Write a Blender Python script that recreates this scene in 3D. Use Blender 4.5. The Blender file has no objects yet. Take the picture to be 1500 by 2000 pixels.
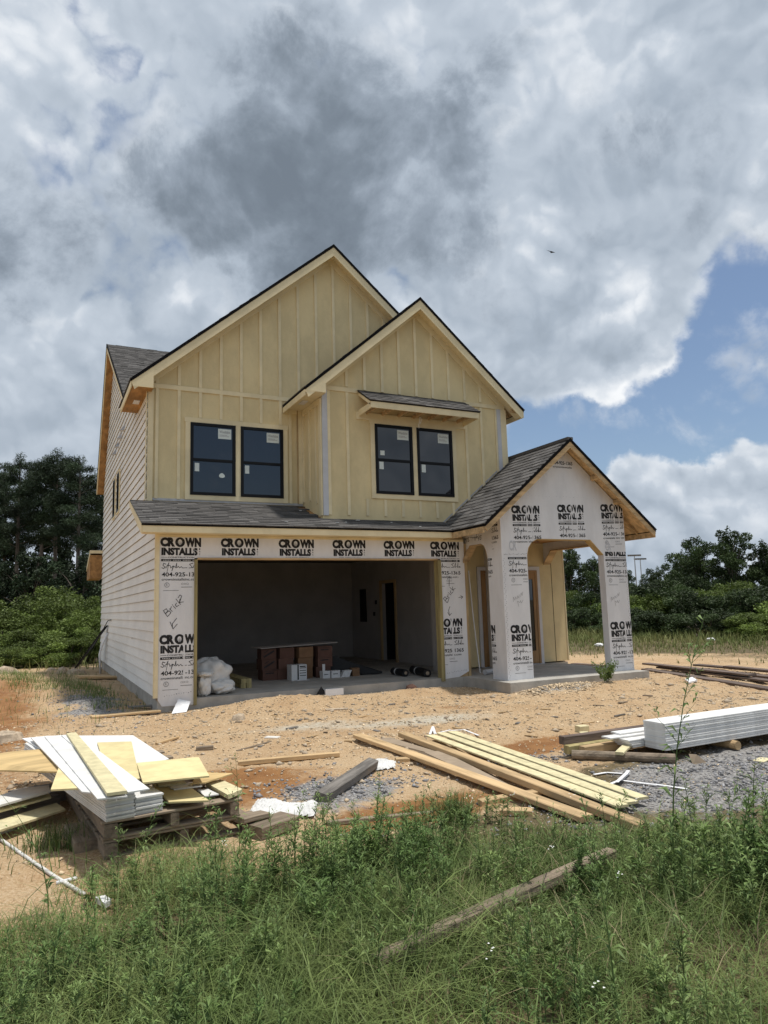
import bpy, bmesh, math, random
import numpy as np
from mathutils import Vector, Matrix
random.seed(7); rng = np.random.default_rng(7)
S = bpy.context.scene
COL = S.collection
# ------------------------------------------------------------------ camera
C = np.array([-1.8179, -12.6814, 1.4809]); FPX = 1377.0
def axes(yaw, pitch, roll):
    f = np.array([math.sin(yaw)*math.cos(pitch), math.cos(yaw)*math.cos(pitch), math.sin(pitch)])
    r = np.array([math.cos(yaw), -math.sin(yaw), 0.0]); u = np.cross(r, f)
    c, s = math.cos(roll), math.sin(roll)
    return c*r + s*u, -s*r + c*u, f
AR, AU, AF = axes(0.4551, 0.1330, -0.0289)
cam = bpy.data.cameras.new('camera'); camo = bpy.data.objects.new('camera', cam); COL.objects.link(camo)
cam.sensor_fit = 'VERTICAL'; cam.sensor_height = 24.0; cam.lens = FPX/2000*24.0
cam.clip_start = 0.05; cam.clip_end = 3000
camo.matrix_world = Matrix(((AR[0], AU[0], -AF[0], C[0]), (AR[1], AU[1], -AF[1], C[1]), (AR[2], AU[2], -AF[2], C[2]), (0, 0, 0, 1)))
S.camera = camo
S.render.resolution_x = 768; S.render.resolution_y = 1024
def ray(x, y): return AF + AR*(x-750)/FPX - AU*(y-1000)/FPX
def onZ(x, y, z):
    d = ray(x, y); return C + d*(z-C[2])/d[2]
def onY(x, y, Y):
    d = ray(x, y); return C + d*(Y-C[1])/d[1]
def onX(x, y, X):
    d = ray(x, y); return C + d*(X-C[0])/d[0]
# ------------------------------------------------------------------ light
SUN_EL, SUN_AZ = math.radians(79), math.radians(-24)      # azimuth measured from +X towards +Y
to_sun = Vector((math.cos(SUN_EL)*math.cos(SUN_AZ), math.cos(SUN_EL)*math.sin(SUN_AZ), math.sin(SUN_EL)))
sl = bpy.data.lights.new('sun', 'SUN'); sl.energy = 3.6; sl.angle = math.radians(3.2); sl.color = (1.0, 0.955, 0.88)
so = bpy.data.objects.new('sun', sl); COL.objects.link(so); so.location = (20, 0, 40)
so.rotation_euler = (-to_sun).to_track_quat('-Z', 'Y').to_euler()
W = bpy.data.worlds.new('World'); S.world = W; W.use_nodes = True
def build_world():
    nt = W.node_tree; nt.nodes.clear(); N = nt.nodes.new; L = nt.links.new
    out = N('ShaderNodeOutputWorld'); bg = N('ShaderNodeBackground'); L(bg.outputs[0], out.inputs[0])
    STR = 0.1; bg.inputs[1].default_value = STR
    sky = N('ShaderNodeTexSky'); sky.sky_type = 'NISHITA'; sky.sun_disc = False
    sky.sun_elevation = SUN_EL; sky.sun_rotation = math.pi/2 - SUN_AZ
    sky.dust_density = 1.2; sky.ozone_density = 1.6
    tc = N('ShaderNodeTexCoord')
    def M(op, a, b=None, c=None, clamp=False):
        n = N('ShaderNodeMath'); n.operation = op; n.use_clamp = clamp
        for i, v in enumerate((a, b, c)):
            if v is None: continue
            if hasattr(v, 'is_linked') or hasattr(v, 'links'): L(v, n.inputs[i])
            else: n.inputs[i].default_value = v
        return n.outputs[0]
    def VM(op, a, b=None):
        n = N('ShaderNodeVectorMath'); n.operation = op
        for i, v in enumerate((a, b)):
            if v is None: continue
            if hasattr(v, 'links'): L(v, n.inputs[i])
            else: n.inputs[i].default_value = v
        return n
    dirv = VM('NORMALIZE', tc.outputs['Generated']).outputs[0]
    sep = N('ShaderNodeSeparateXYZ'); L(dirv, sep.inputs[0])
    zz = M('ADD', M('MAXIMUM', sep.outputs[2], 0.0), 0.22)
    inv = M('DIVIDE', 1.0, zz)
    sc = VM('SCALE', dirv); L(inv, sc.inputs['Scale']); plane = sc.outputs[0]
    flat = VM('MULTIPLY', plane, (1, 1, 0.35)).outputs[0]
    def noise(vec, scale, detail, rough, off=(0, 0, 0), dist=0.0):
        a = VM('ADD', vec, off).outputs[0]
        n = N('ShaderNodeTexNoise'); n.inputs['Scale'].default_value = scale; n.inputs['Detail'].default_value = detail
        n.inputs['Roughness'].default_value = rough; n.inputs['Distortion'].default_value = dist
        L(a, n.inputs['Vector']); return n.outputs[0]
    def smooth(v, a, b, lo=0.0, hi=1.0):
        n = N('ShaderNodeMapRange'); n.interpolation_type = 'SMOOTHSTEP'
        L(v, n.inputs[0]); n.inputs[1].default_value = a; n.inputs[2].default_value = b
        n.inputs[3].default_value = lo; n.inputs[4].default_value = hi; return n.outputs[0]
    # domain warp shared by the blobs so that their outlines are ragged
    nw = N('ShaderNodeTexNoise'); nw.inputs['Scale'].default_value = 4.2; nw.inputs['Detail'].default_value = 8; nw.inputs['Roughness'].default_value = 0.6
    L(dirv, nw.inputs['Vector'])
    warp = VM('SUBTRACT', nw.outputs['Color'], (0.5, 0.5, 0.5)).outputs[0]
    ws = VM('SCALE', warp); ws.inputs['Scale'].default_value = 0.16
    wdir = VM('NORMALIZE', VM('ADD', dirv, ws.outputs[0]).outputs[0]).outputs[0]
    def blob(px, py, r_in, r_out, amp):
        d = ray(px, py); d = d/np.linalg.norm(d)
        dt = VM('DOT_PRODUCT', wdir, tuple(d)).outputs['Value']
        return smooth(dt, math.cos(math.radians(r_out)), math.cos(math.radians(r_in)), 0.0, amp)
    def rblob(px, py, r_in, r_out, amp):      # where the front windows mirror the sky
        d = ray(px, py)*np.array((1, -1, 1)); d = d/np.linalg.norm(d)
        return smooth(VM('DOT_PRODUCT', wdir, tuple(d)).outputs['Value'], math.cos(math.radians(r_out)), math.cos(math.radians(r_in)), 0.0, amp)
    def total(lst):
        s = lst[0]
        for v in lst[1:]: s = M('ADD', s, v)
        return s
    def billow(vec, scale, off):
        acc = None; amp = 0.5
        for i in range(4):
            n_ = noise(vec, scale*2.0**i, 0.0, 0.5, (off[0]+i*3.1, off[1]+i*1.7, off[2]))
            v_ = M('MULTIPLY', M('ABSOLUTE', M('MULTIPLY_ADD', n_, 2.0, -1.0)), amp*2.2); acc = v_ if acc is None else M('ADD', acc, v_); amp *= 0.52
        return acc
    w2 = VM('SCALE', warp); w2.inputs['Scale'].default_value = 0.10
    pdir = VM('ADD', dirv, w2.outputs[0]).outputs[0]
    big = noise(flat, 0.9, 9, 0.60, (3.1, 1.7, 0.4), 0.15)
    fine = noise(dirv, 6.5, 11, 0.66, (0.3, 0.9, 0.2), 0.25)
    puffy = billow(pdir, 5.5, (0.2, 0.5, 0.9))            # heaped, cauliflower-like relief
    puffy_up = billow(pdir, 5.5, (0.2+.006, 0.5, 0.9+.022))   # the same a little higher up: tops catch the light
    det = M('ADD', M('ADD', M('MULTIPLY', big, 0.42), M('MULTIPLY', fine, 0.33)), M('MULTIPLY', puffy, 0.25))
    # cover: mostly overcast, with open blue patches low on one side
    holes = total([blob(1480, 640, 2, 8, 0.36), blob(1110, 865, 1, 6, 0.20), blob(1370, 790, 2, 8, 0.34), blob(1240, 850, 2, 7, 0.26), blob(212, 108, 0.1, 2.2, 0.11),
                   blob(165, 5, 0.1, 2.0, 0.10), blob(240, 260, 0.2, 2.6, 0.07), blob(70, 310, .1, 2.0, 0.09), rblob(440, 860, 4, 11, 0.42)])
    puffs = total([blob(1250, 690, 1.0, 6.0, 0.30), blob(1420, 965, 1.0, 6.0, 0.34), blob(1260, 940, .6, 3.6, 0.26), blob(1490, 730, .8, 3.2, 0.34), blob(1330, 1050, 1, 7, 0.25), blob(1130, 640, 1, 7, .2)])
    cover = M('ADD', M('SUBTRACT', det, holes), M('ADD', puffs, 0.185))
    mask = smooth(cover, 0.42, 0.59)
    relief = M('MULTIPLY', M('SUBTRACT', puffy, puffy_up), 0.62)
    bright = total([blob(690, 45, 1, 9, 0.20), blob(120, 190, 2, 11, 0.20), blob(1090, 160, 1, 7, 0.18), blob(1250, 690, 1, 6, 0.18), blob(1420, 960, 1, 7, 0.20), blob(45, 560, 1, 6, 0.14), blob(1260, 935, 1, 5, .16), blob(335, 600, .2, 1.8, .14), blob(880, 560, 1, 7, .08)])
    edge = smooth(cover, 0.50, 0.72, -0.14, 0.03)
    tb = M('ADD', M('SUBTRACT', M('SUBTRACT', M('MULTIPLY', M('SUBTRACT', det, 0.5), -1.35), bright), relief), 0.45)
    tb = M('ADD', tb, edge)
    def cramp(sock, stops):
        r = N('ShaderNodeValToRGB'); L(sock, r.inputs[0]); e = r.color_ramp.elements
        e[0].position, e[0].color = stops[0][0], (*stops[0][1], 1); e[1].position, e[1].color = stops[-1][0], (*stops[-1][1], 1)
        for p, c in stops[1:-1]: k = e.new(p); k.color = (*c, 1)
        return r.outputs[0]
    pale = cramp(tb, [(0.0, (0.86, 0.88, 0.90)), (0.14, (0.70, 0.74, 0.79)), (0.32, (0.50, 0.56, 0.635)), (0.6, (0.37, 0.43, 0.505)), (1.0, (0.26, 0.31, 0.37))])
    # the lower, thicker grey clouds in front of the pale layer
    low = total([blob(500, 310, 3, 13, 0.36), blob(730, 330, 3, 12, 0.38), blob(560, 460, 2, 10, 0.42), blob(820, 420, 1, 8, 0.30), blob(300, 400, 2, 8, 0.22), blob(1250, 370, 1, 9, 0.36), blob(20, 470, 2, 9, 0.46), blob(620, 190, 2, 11, .18), blob(960, 230, 1, 7, .22)])
    lm = M('ADD', low, M('ADD', M('MULTIPLY', M('SUBTRACT', fine, 0.5), 1.5), M('MULTIPLY', M('SUBTRACT', puffy, 0.5), 0.45)))
    dm = smooth(lm, 0.10, 0.66)
    td = M('ADD', M('ADD', M('MULTIPLY', M('SUBTRACT', lm, 0.3), 0.9), M('MULTIPLY', relief, -1.5)), M('MULTIPLY', M('SUBTRACT', fine, 0.5), 0.9))
    dark = cramp(td, [(0.0, (0.40, 0.46, 0.535)), (0.3, (0.285, 0.335, 0.40)), (0.7, (0.195, 0.235, 0.285)), (1.0, (0.165, 0.20, 0.245))])
    mx_ = N('ShaderNodeMix'); mx_.data_type = 'RGBA'; L(dm, mx_.inputs[0]); L(pale, mx_.inputs[6]); L(dark, mx_.inputs[7])
    class _R: outputs = [mx_.outputs[2]]
    ramp = _R
    cs = N('ShaderNodeMix'); cs.data_type = 'RGBA'; cs.blend_type = 'MULTIPLY'; cs.inputs[0].default_value = 1
    L(ramp.outputs[0], cs.inputs[6]); cs.inputs[7].default_value = (1/STR, 1/STR, 1/STR, 1)
    mix = N('ShaderNodeMix'); mix.data_type = 'RGBA'; L(M('MAXIMUM', mask, dm), mix.inputs[0])
    L(sky.outputs[0], mix.inputs[6]); L(cs.outputs[2], mix.inputs[7])
    L(mix.outputs[2], bg.inputs[0])
build_world()
S.view_settings.view_transform = 'Standard'; S.view_settings.look = 'None'; S.view_settings.exposure = 0.14; S.view_settings.gamma = 1.0
S.view_settings.use_curve_mapping = False
# ------------------------------------------------------------------ materials
MATS = {}
def mat(name, col, rough=0.75, var=0.12, scale=6.0, stretch=(1, 1, 1), bump=0.0, bscale=None, col2=None, spec=0.3, rnd=0.0, fine=0.0, attr=None, contrast=(0.35, 0.65), transl=0.0, ior=None):
    m = bpy.data.materials.new(name); m.use_nodes = True; nt = m.node_tree
    b = nt.nodes['Principled BSDF']; N = nt.nodes.new; L = nt.links.new
    b.inputs['Roughness'].default_value = rough; b.inputs['Specular IOR Level'].default_value = spec
    if ior: b.inputs['IOR'].default_value = ior
    tc = N('ShaderNodeTexCoord'); mp = N('ShaderNodeMapping'); mp.inputs['Scale'].default_value = stretch
    L(tc.outputs['Object'], mp.inputs[0])
    n = N('ShaderNodeTexNoise'); n.inputs['Scale'].default_value = scale; n.inputs['Detail'].default_value = 6; n.inputs['Roughness'].default_value = 0.65
    L(mp.outputs[0], n.inputs['Vector'])
    mr = N('ShaderNodeMapRange'); mr.interpolation_type = 'SMOOTHSTEP'; L(n.outputs[0], mr.inputs[0]); mr.inputs[1].default_value = contrast[0]; mr.inputs[2].default_value = contrast[1]
    mx = N('ShaderNodeMix'); mx.data_type = 'RGBA'; L(mr.outputs[0], mx.inputs[0])
    c1 = tuple(c*(1-var) for c in col) if col2 is None else col
    c2 = tuple(min(c*(1+var), 1) for c in col) if col2 is None else col2
    mx.inputs[6].default_value = (*c1, 1); mx.inputs[7].default_value = (*c2, 1)
    cur = mx.outputs[2]
    def valmul(fac_socket, lo, hi, cur):
        r = N('ShaderNodeMapRange'); L(fac_socket, r.inputs[0]); r.inputs[3].default_value = lo; r.inputs[4].default_value = hi
        vm = N('ShaderNodeVectorMath'); vm.operation = 'SCALE'; L(cur, vm.inputs[0]); L(r.outputs[0], vm.inputs['Scale']); return vm.outputs[0]
    if rnd:
        oi = N('ShaderNodeObjectInfo'); cur = valmul(oi.outputs['Random'], 1-rnd, 1+rnd, cur)
    if attr:
        at = N('ShaderNodeAttribute'); at.attribute_name = attr; cur = valmul(at.outputs['Fac'], 0.45, 1.55, cur)
    if fine:
        n3 = N('ShaderNodeTexNoise'); n3.inputs['Scale'].default_value = 90; n3.inputs['Detail'].default_value = 3; L(tc.outputs['Object'], n3.inputs['Vector'])
        cur = valmul(n3.outputs[0], 1-fine, 1+fine, cur)
    L(cur, b.inputs['Base Color'])
    if bump:
        n2 = N('ShaderNodeTexNoise'); n2.inputs['Scale'].default_value = bscale or scale*3; n2.inputs['Detail'].default_value = 5
        L(mp.outputs[0], n2.inputs['Vector'])
        bp = N('ShaderNodeBump'); bp.inputs['Strength'].default_value = bump; bp.inputs['Distance'].default_value = 0.02
        L(n2.outputs[0], bp.inputs['Height']); L(bp.outputs[0], b.inputs['Normal'])
    if transl:
        tr = N('ShaderNodeBsdfTranslucent'); L(cur, tr.inputs[0]); ms = N('ShaderNodeMixShader'); ms.inputs[0].default_value = transl
        o = nt.nodes['Material Output']; L(b.outputs[0], ms.inputs[1]); L(tr.outputs[0], ms.inputs[2]); L(ms.outputs[0], o.inputs[0])
    MATS[name] = m; return m
mat('yellow_panel', (0.68, 0.565, 0.33), 0.8, 0.085, 1.5, (1, 1, .6), 0.10, 40, fine=0.06)
mat('yellow_trim', (0.74, 0.64, 0.42), 0.75, 0.07, 2.0, rnd=0.04, fine=0.04)
mat('yellow_sheet', (0.64, 0.54, 0.29), 0.75, 0.10, 5.0, rnd=0.06, fine=0.03)
mat('yellow_board', (0.61, 0.545, 0.335), 0.75, 0.13, 11.0, rnd=0.06, fine=0.05)
mat('siding', (0.77, 0.75, 0.71), 0.75, 0.07, 1.1, (1, .4, 1), 0.15, 30, rnd=0.02, fine=0.04)
mat('white_board', (0.68, 0.675, 0.66), 0.6, 0.09, 5.0, rnd=0.07, fine=.04)
mat('white_edge', (0.60, 0.585, 0.55), 0.7, 0.08, 6.0, rnd=0.08)
mat('wrap', (0.72, 0.72, 0.735), 0.5, 0.05, 3.0, (1, 1, .35), 0.9, 5, spec=0.4)
mat('ink', (0.018, 0.018, 0.02), 0.7, 0.3, 22, col2=(0.075, 0.075, 0.078), contrast=(.5, .75))
mat('ink_grey', (0.30, 0.30, 0.31), 0.7, 0.2, 30)
mat('ink_white', (0.6, 0.6, 0.6), 0.7, 0.1, 30)
mat('shingle', (0.108, 0.103, 0.100), 0.92, 0.25, 60, spec=0.2, attr='tone', bump=0.4, bscale=220)
mat('drip_edge', (0.009, 0.009, 0.010), 0.9, 0.1, spec=0.05)
mat('bare_wood', (0.47, 0.33, 0.18), 0.75, 0.27, 9, (0.12, 1, 1), 0.15, 40, rnd=0.10)
mat('bare_wood_vertical', (0.47, 0.34, 0.18), 0.75, 0.18, 14, (1, 1, .1), 0.12, 40, rnd=0.08)
mat('treated_wood', (0.33, 0.275, 0.13), 0.8, 0.22, 12, (1, 1, .1), 0.15, 30, rnd=0.08)
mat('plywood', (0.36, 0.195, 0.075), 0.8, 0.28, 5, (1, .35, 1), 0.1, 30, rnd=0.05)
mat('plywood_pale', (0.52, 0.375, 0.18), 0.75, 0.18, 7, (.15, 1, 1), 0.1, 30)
mat('old_wood', (0.215, 0.17, 0.125), 0.9, 0.32, 12, (0.1, 1, 1), 0.35, 50, rnd=0.15)
mat('grey_wood', (0.17, 0.155, 0.14), 0.9, 0.35, 14, (0.1, 1, 1), 0.4, 50, rnd=0.15)
mat('dark_plank', (0.12, 0.09, 0.075), 0.9, 0.3, 12, (0.1, 1, 1), 0.3, 50, rnd=0.25)
mat('cardboard', (0.30, 0.235, 0.17), 0.9, 0.10, 5, rnd=0.05)
mat('brown_box', (0.115, 0.06, 0.045), 0.85, 0.12, 5, rnd=0.15)
mat('tan_box', (0.19, 0.11, 0.06), 0.85, 0.12, 5, rnd=0.1)
mat('white_box', (0.62, 0.62, 0.62), 0.7, 0.06, 5)
mat('concrete', (0.40, 0.38, 0.345), 0.9, 0.14, 2.2, bump=0.2, bscale=25, fine=0.10)
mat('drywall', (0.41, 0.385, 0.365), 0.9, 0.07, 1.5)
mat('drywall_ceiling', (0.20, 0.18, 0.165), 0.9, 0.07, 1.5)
mat('black_frame', (0.006, 0.0065, 0.008), 0.5, 0.1, spec=0.2)
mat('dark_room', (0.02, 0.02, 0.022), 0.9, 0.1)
mat('glass', (0.008, 0.011, 0.018), 0.015, 0.05, spec=0.5, ior=1.75)
mat('sticker', (0.62, 0.68, 0.66), 0.6, 0.04)
mat('white_paint', (0.66, 0.65, 0.66), 0.6, 0.05, 3)
mat('pvc_strip', (0.52, 0.53, 0.56), 0.6, 0.05, 4)
mat('black_plastic', (0.012, 0.012, 0.013), 0.6, 0.2)
mat('white_plastic', (0.80, 0.80, 0.81), 0.45, 0.03, 5)
mat('insulation', (0.64, 0.635, 0.62), 0.6, 0.06, 4, bump=0.5, bscale=10)
mat('metal', (0.45, 0.45, 0.46), 0.35, 0.1)
mat('orange_wood', (0.34, 0.20, 0.09), 0.55, 0.18, 12, (1, 1, .1))
mat('rock', (0.42, 0.34, 0.25), 0.9, 0.25, 12, bump=0.4, rnd=0.12)
mat('pale_stone', (0.50, 0.39, 0.26), 0.9, 0.3, 25, attr='tone')
mat('grey_stone', (0.235, 0.23, 0.235), 0.85, 0.3, 25, attr='tone')
mat('grass_blade', (0.105, 0.160, 0.045), 0.65, 0.35, 1.1, col2=(0.185, 0.235, 0.075), attr='tone', transl=0.28)
mat('weed', (0.115, 0.19, 0.055), 0.6, 0.3, 1.4, col2=(0.21, 0.285, 0.095), attr='tone', transl=0.28)
mat('dry_grass', (0.30, 0.25, 0.145), 0.8, 0.2, 4, attr='tone', transl=0.2)
mat('pine_needle', (0.026, 0.043, 0.019), 0.7, 0.3, 0.5, attr='tone', transl=0.08)
mat('tree_leaf', (0.048, 0.075, 0.024), 0.6, 0.3, 0.5, attr='tone', transl=0.18)
mat('bush_leaf', (0.135, 0.185, 0.042), 0.6, 0.3, 0.6, attr='tone', transl=0.22)
mat('bark', (0.15, 0.125, 0.105), 0.95, 0.3, 6, (1, 1, .2), 0.4)
mat('far_grass', (0.125, 0.160, 0.048), 0.8, 0.3, 0.35, col2=(0.24, 0.24, 0.095), attr='tone', transl=0.2)
mat('flower', (0.75, 0.75, 0.72), 0.6, 0.05)
mat('muddy_water', (0.20, 0.105, 0.045), 0.08, 0.2, 2.0, spec=0.5)
mat('bird', (0.05, 0.05, 0.05), 0.8, 0.1)
# ------------------------------------------------------------------ mesh helpers
class MB:
    def __init__(s): s.v = []; s.f = []; s.t = []
    def add(s, vs, fs, tone=None):
        o = len(s.v); s.v += [tuple(map(float, p)) for p in vs]
        for f in fs:
            s.f.append(tuple(i+o for i in f)); s.t.append(tone if tone is not None else 0.5)
        return s
    def box(s, a, b, tone=None):
        x0, y0, z0 = a; x1, y1, z1 = b
        return s.add([(x0,y0,z0),(x1,y0,z0),(x1,y1,z0),(x0,y1,z0),(x0,y0,z1),(x1,y0,z1),(x1,y1,z1),(x0,y1,z1)],
                     [(0,3,2,1),(4,5,6,7),(0,1,5,4),(1,2,6,5),(2,3,7,6),(3,0,4,7)], tone)
    def prism(s, poly, ext, tone=None):
        """poly: list of 3-D points (planar), ext: extrusion vector"""
        n = len(poly); p = [np.array(q, float) for q in poly]; e = np.array(ext, float)
        nr = np.zeros(3)
        for i in range(n): nr += np.cross(p[i], p[(i+1) % n])
        if nr@e > 0: p = p[::-1]
        vs = p + [q+e for q in p]
        fs = [tuple(range(n)), tuple(range(2*n-1, n-1, -1))] + [(i, i+n, (i+1) % n + n, (i+1) % n) for i in range(n)]
        return s.add(vs, fs, tone)
    def tube(s, pts, rads, k=6, cap=True, tone=None):
        pts = [np.array(p, float) for p in pts]; rings = []; o = len(s.v)
        for i, p in enumerate(pts):
            d = pts[min(i+1, len(pts)-1)] - pts[max(i-1, 0)]; d /= (np.linalg.norm(d)+1e-9)
            a = np.cross(d, (0, 0, 1.0))
            if np.linalg.norm(a) < 1e-3: a = np.cross(d, (0, 1.0, 0))
            a /= np.linalg.norm(a); b = np.cross(d, a)
            r = rads[i] if hasattr(rads, '__len__') else rads
            for j in range(k):
                th = 2*math.pi*j/k; s.v.append(tuple(p + r*(math.cos(th)*a + math.sin(th)*b)))
        for i in range(len(pts)-1):
            for j in range(k):
                s.f.append((o+i*k+j, o+(i+1)*k+j, o+(i+1)*k+(j+1) % k, o+i*k+(j+1) % k)); s.t.append(tone if tone is not None else .5)
        if cap:
            s.f.append(tuple(o+j for j in range(k))); s.t.append(.5)
            e = o+(len(pts)-1)*k; s.f.append(tuple(e+j for j in range(k-1, -1, -1))); s.t.append(.5)
        return s
    def mesh(s, name, m, smooth=False):
        me = bpy.data.meshes.new(name); me.from_pydata(s.v, [], s.f)
        at = me.attributes.new('tone', 'FLOAT', 'FACE'); at.data.foreach_set('value', np.array(s.t, dtype=np.float32))
        me.materials.append(MATS[m]); me.validate()
        if smooth: me.shade_smooth()
        return me
    def build(s, name, m, parent=None, smooth=False, **kw):
        return link(name, s.mesh(name, m, smooth), parent, **kw)
WORLD = {}
def link(name, data, parent=None, label=None, cat=None, group=None, kind=None, mw=None):
    o = bpy.data.objects.new(name, data); COL.objects.link(o)
    if mw is not None: o.matrix_basis = mw
    if parent is not None:
        o.parent = parent; o.matrix_parent_inverse = WORLD.get(parent.name, Matrix()).inverted()
    WORLD[o.name] = mw.copy() if mw is not None else Matrix()
    tag(o, label, cat, group, kind); return o
def tag(o, label=None, cat=None, group=None, kind=None):
    if label: o['label'] = label
    if cat: o['category'] = cat
    if group: o['group'] = group
    if kind: o['kind'] = kind
    return o
def empty(name, loc=(0, 0, 0), **kw):
    o = link(name, None, mw=Matrix.Translation(Vector(loc)), **kw); o.empty_display_size = 0.2; return o
def boxpart(name, a, b, m, parent, **kw): return MB().box(a, b).build(name, m, parent, **kw)
def prismpart(name, poly, ext, m, parent, **kw): return MB().prism(poly, ext).build(name, m, parent, **kw)
def basis(o, x, z):
    x = Vector(x).normalized(); z = Vector(z); y = z.cross(x).normalized(); z = x.cross(y).normalized()
    return Matrix(((x.x, y.x, z.x, o[0]), (x.y, y.y, z.y, o[1]), (x.z, y.z, z.z, o[2]), (0, 0, 0, 1)))
def chamfer_box_mesh(name, L_, w, t, m, c=0.004, warp=0.0):
    """beam along +X, from 0 to L_, centred in y, resting on z=0, edges chamfered, slightly warped"""
    prof = [(-w/2+c, 0), (w/2-c, 0), (w/2, c), (w/2, t-c), (w/2-c, t), (-w/2+c, t), (-w/2, t-c), (-w/2, c)]
    n = 6; b = MB(); ph = random.uniform(0, 6)
    for i in range(n+1):
        u = i/n; dy = warp*math.sin(3.1*u+ph); dz = abs(warp)*0.4*math.sin(math.pi*u)
        for (y, z) in prof: b.v.append((u*L_, y+dy, z+dz))
    for i in range(n):
        for j in range(8):
            b.f.append((i*8+j, (i+1)*8+j, (i+1)*8+(j+1) % 8, i*8+(j+1) % 8)); b.t.append(.5)
    b.f.append(tuple(range(7, -1, -1))); b.t.append(.5); b.f.append(tuple(n*8+j for j in range(8))); b.t.append(.5)
    return b.mesh(name, m)
def lumber(name, p0, p1, w, t, m, label=None, cat='board', parent=None, roll=0.0, warp=0.006, group=None):
    """a board resting with its underside centre line on p0 -> p1"""
    p0 = Vector(p0); p1 = Vector(p1); L_ = (p1-p0).length
    up = Matrix.Rotation(roll, 3, (p1-p0).normalized()) @ Vector((0, 0, 1))
    return link(name, chamfer_box_mesh(name, L_, w, t, m, min(.006, t*.2), warp), parent, label=label, cat=cat, group=group, mw=basis(p0, p1-p0, up))
def sheet(name, px, z, t, m, label=None, cat='panel', parent=None, group=None):
    """flat sheet whose corner pixels lie at height z (number or one per corner)"""
    zs = z if hasattr(z, '__len__') else [z]*len(px)
    P = [onZ(x, y, h) for (x, y), h in zip(px, zs)]
    return prismpart(name, P, (0, 0, -t), m, parent, label=label, cat=cat, group=group)
# ------------------------------------------------------------------ ground
def hnoise(x, y, s, seed):
    r = np.random.default_rng(seed); o = 0
    for i in range(7):
        a = r.uniform(0, 6.28); k = s*(1.0+0.6*i); o = o + np.sin((x*math.cos(a)+y*math.sin(a))*k + r.uniform(0, 6.28))/(1+.55*i)
    return o/3.0
def gz(x, y):
    x = np.asarray(x, float); y = np.asarray(y, float)
    h = -0.20 + 0.024*hnoise(x, y, 1.1, 1) + 0.013*hnoise(x, y, 3.7, 2)
    rut = np.sin((x*.35+y*.94)*7.5 + 1.2*hnoise(x, y, .8, 21)); h = h + .014*np.clip(rut, -1, .4)*np.exp(-((y+3.2)/2.2)**2)
    near = np.exp(-((x-1)**2/160 + (y+4)**2/120)); h = h + (1-near)*0.05*hnoise(x, y, .25, 5)
    h = h + 0.17*np.exp(-((x-2.15)**2/.9 + (y+.42)**2/.16)) + 0.10*np.exp(-((x-5.1)**2/1.0 + (y+.55)**2/.2)) + 0.10*np.exp(-((x-1.0)**2/.5 + (y+.9)**2/.4))
    h = h + 0.10*np.exp(-((x-6.9)**2/.5 + (y+2.0)**2/.12)) + .06*np.exp(-((x-4.0)**2/.7+(y+.5)**2/.2))
    h = h + 0.34*np.exp(-((x+3.0)**2/3.0 + (y-6)**2/14)) + 0.10*np.exp(-((x+1.0)**2/.4 + (y-3)**2/9))
    h = h + 0.05*np.exp(-((x-7.9)**2/.5 + (y+2.1)**2/.10)) + 0.085*np.exp(-((x-7.9)**4/14 + (y+1.85)**2/.16))
    h = h - 0.05*np.exp(-((x-.95)**2/.35 + (y+7.25)**2/.10)) - .03*np.exp(-((x-3.3)**2/.5+(y+5.6)**2/.2))
    inside = (x > 0.3) & (x < 9.6) & (y > 0.25) & (y < 11.6)
    h = np.where(inside, -0.32, h)
    d = np.hypot(x-2, y+2); h = h + np.where(d > 60, (d-60)*0.004, 0)
    return h
def g3(x, y, dz=0.0): return (float(x), float(y), float(gz(x, y))+dz)
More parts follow.
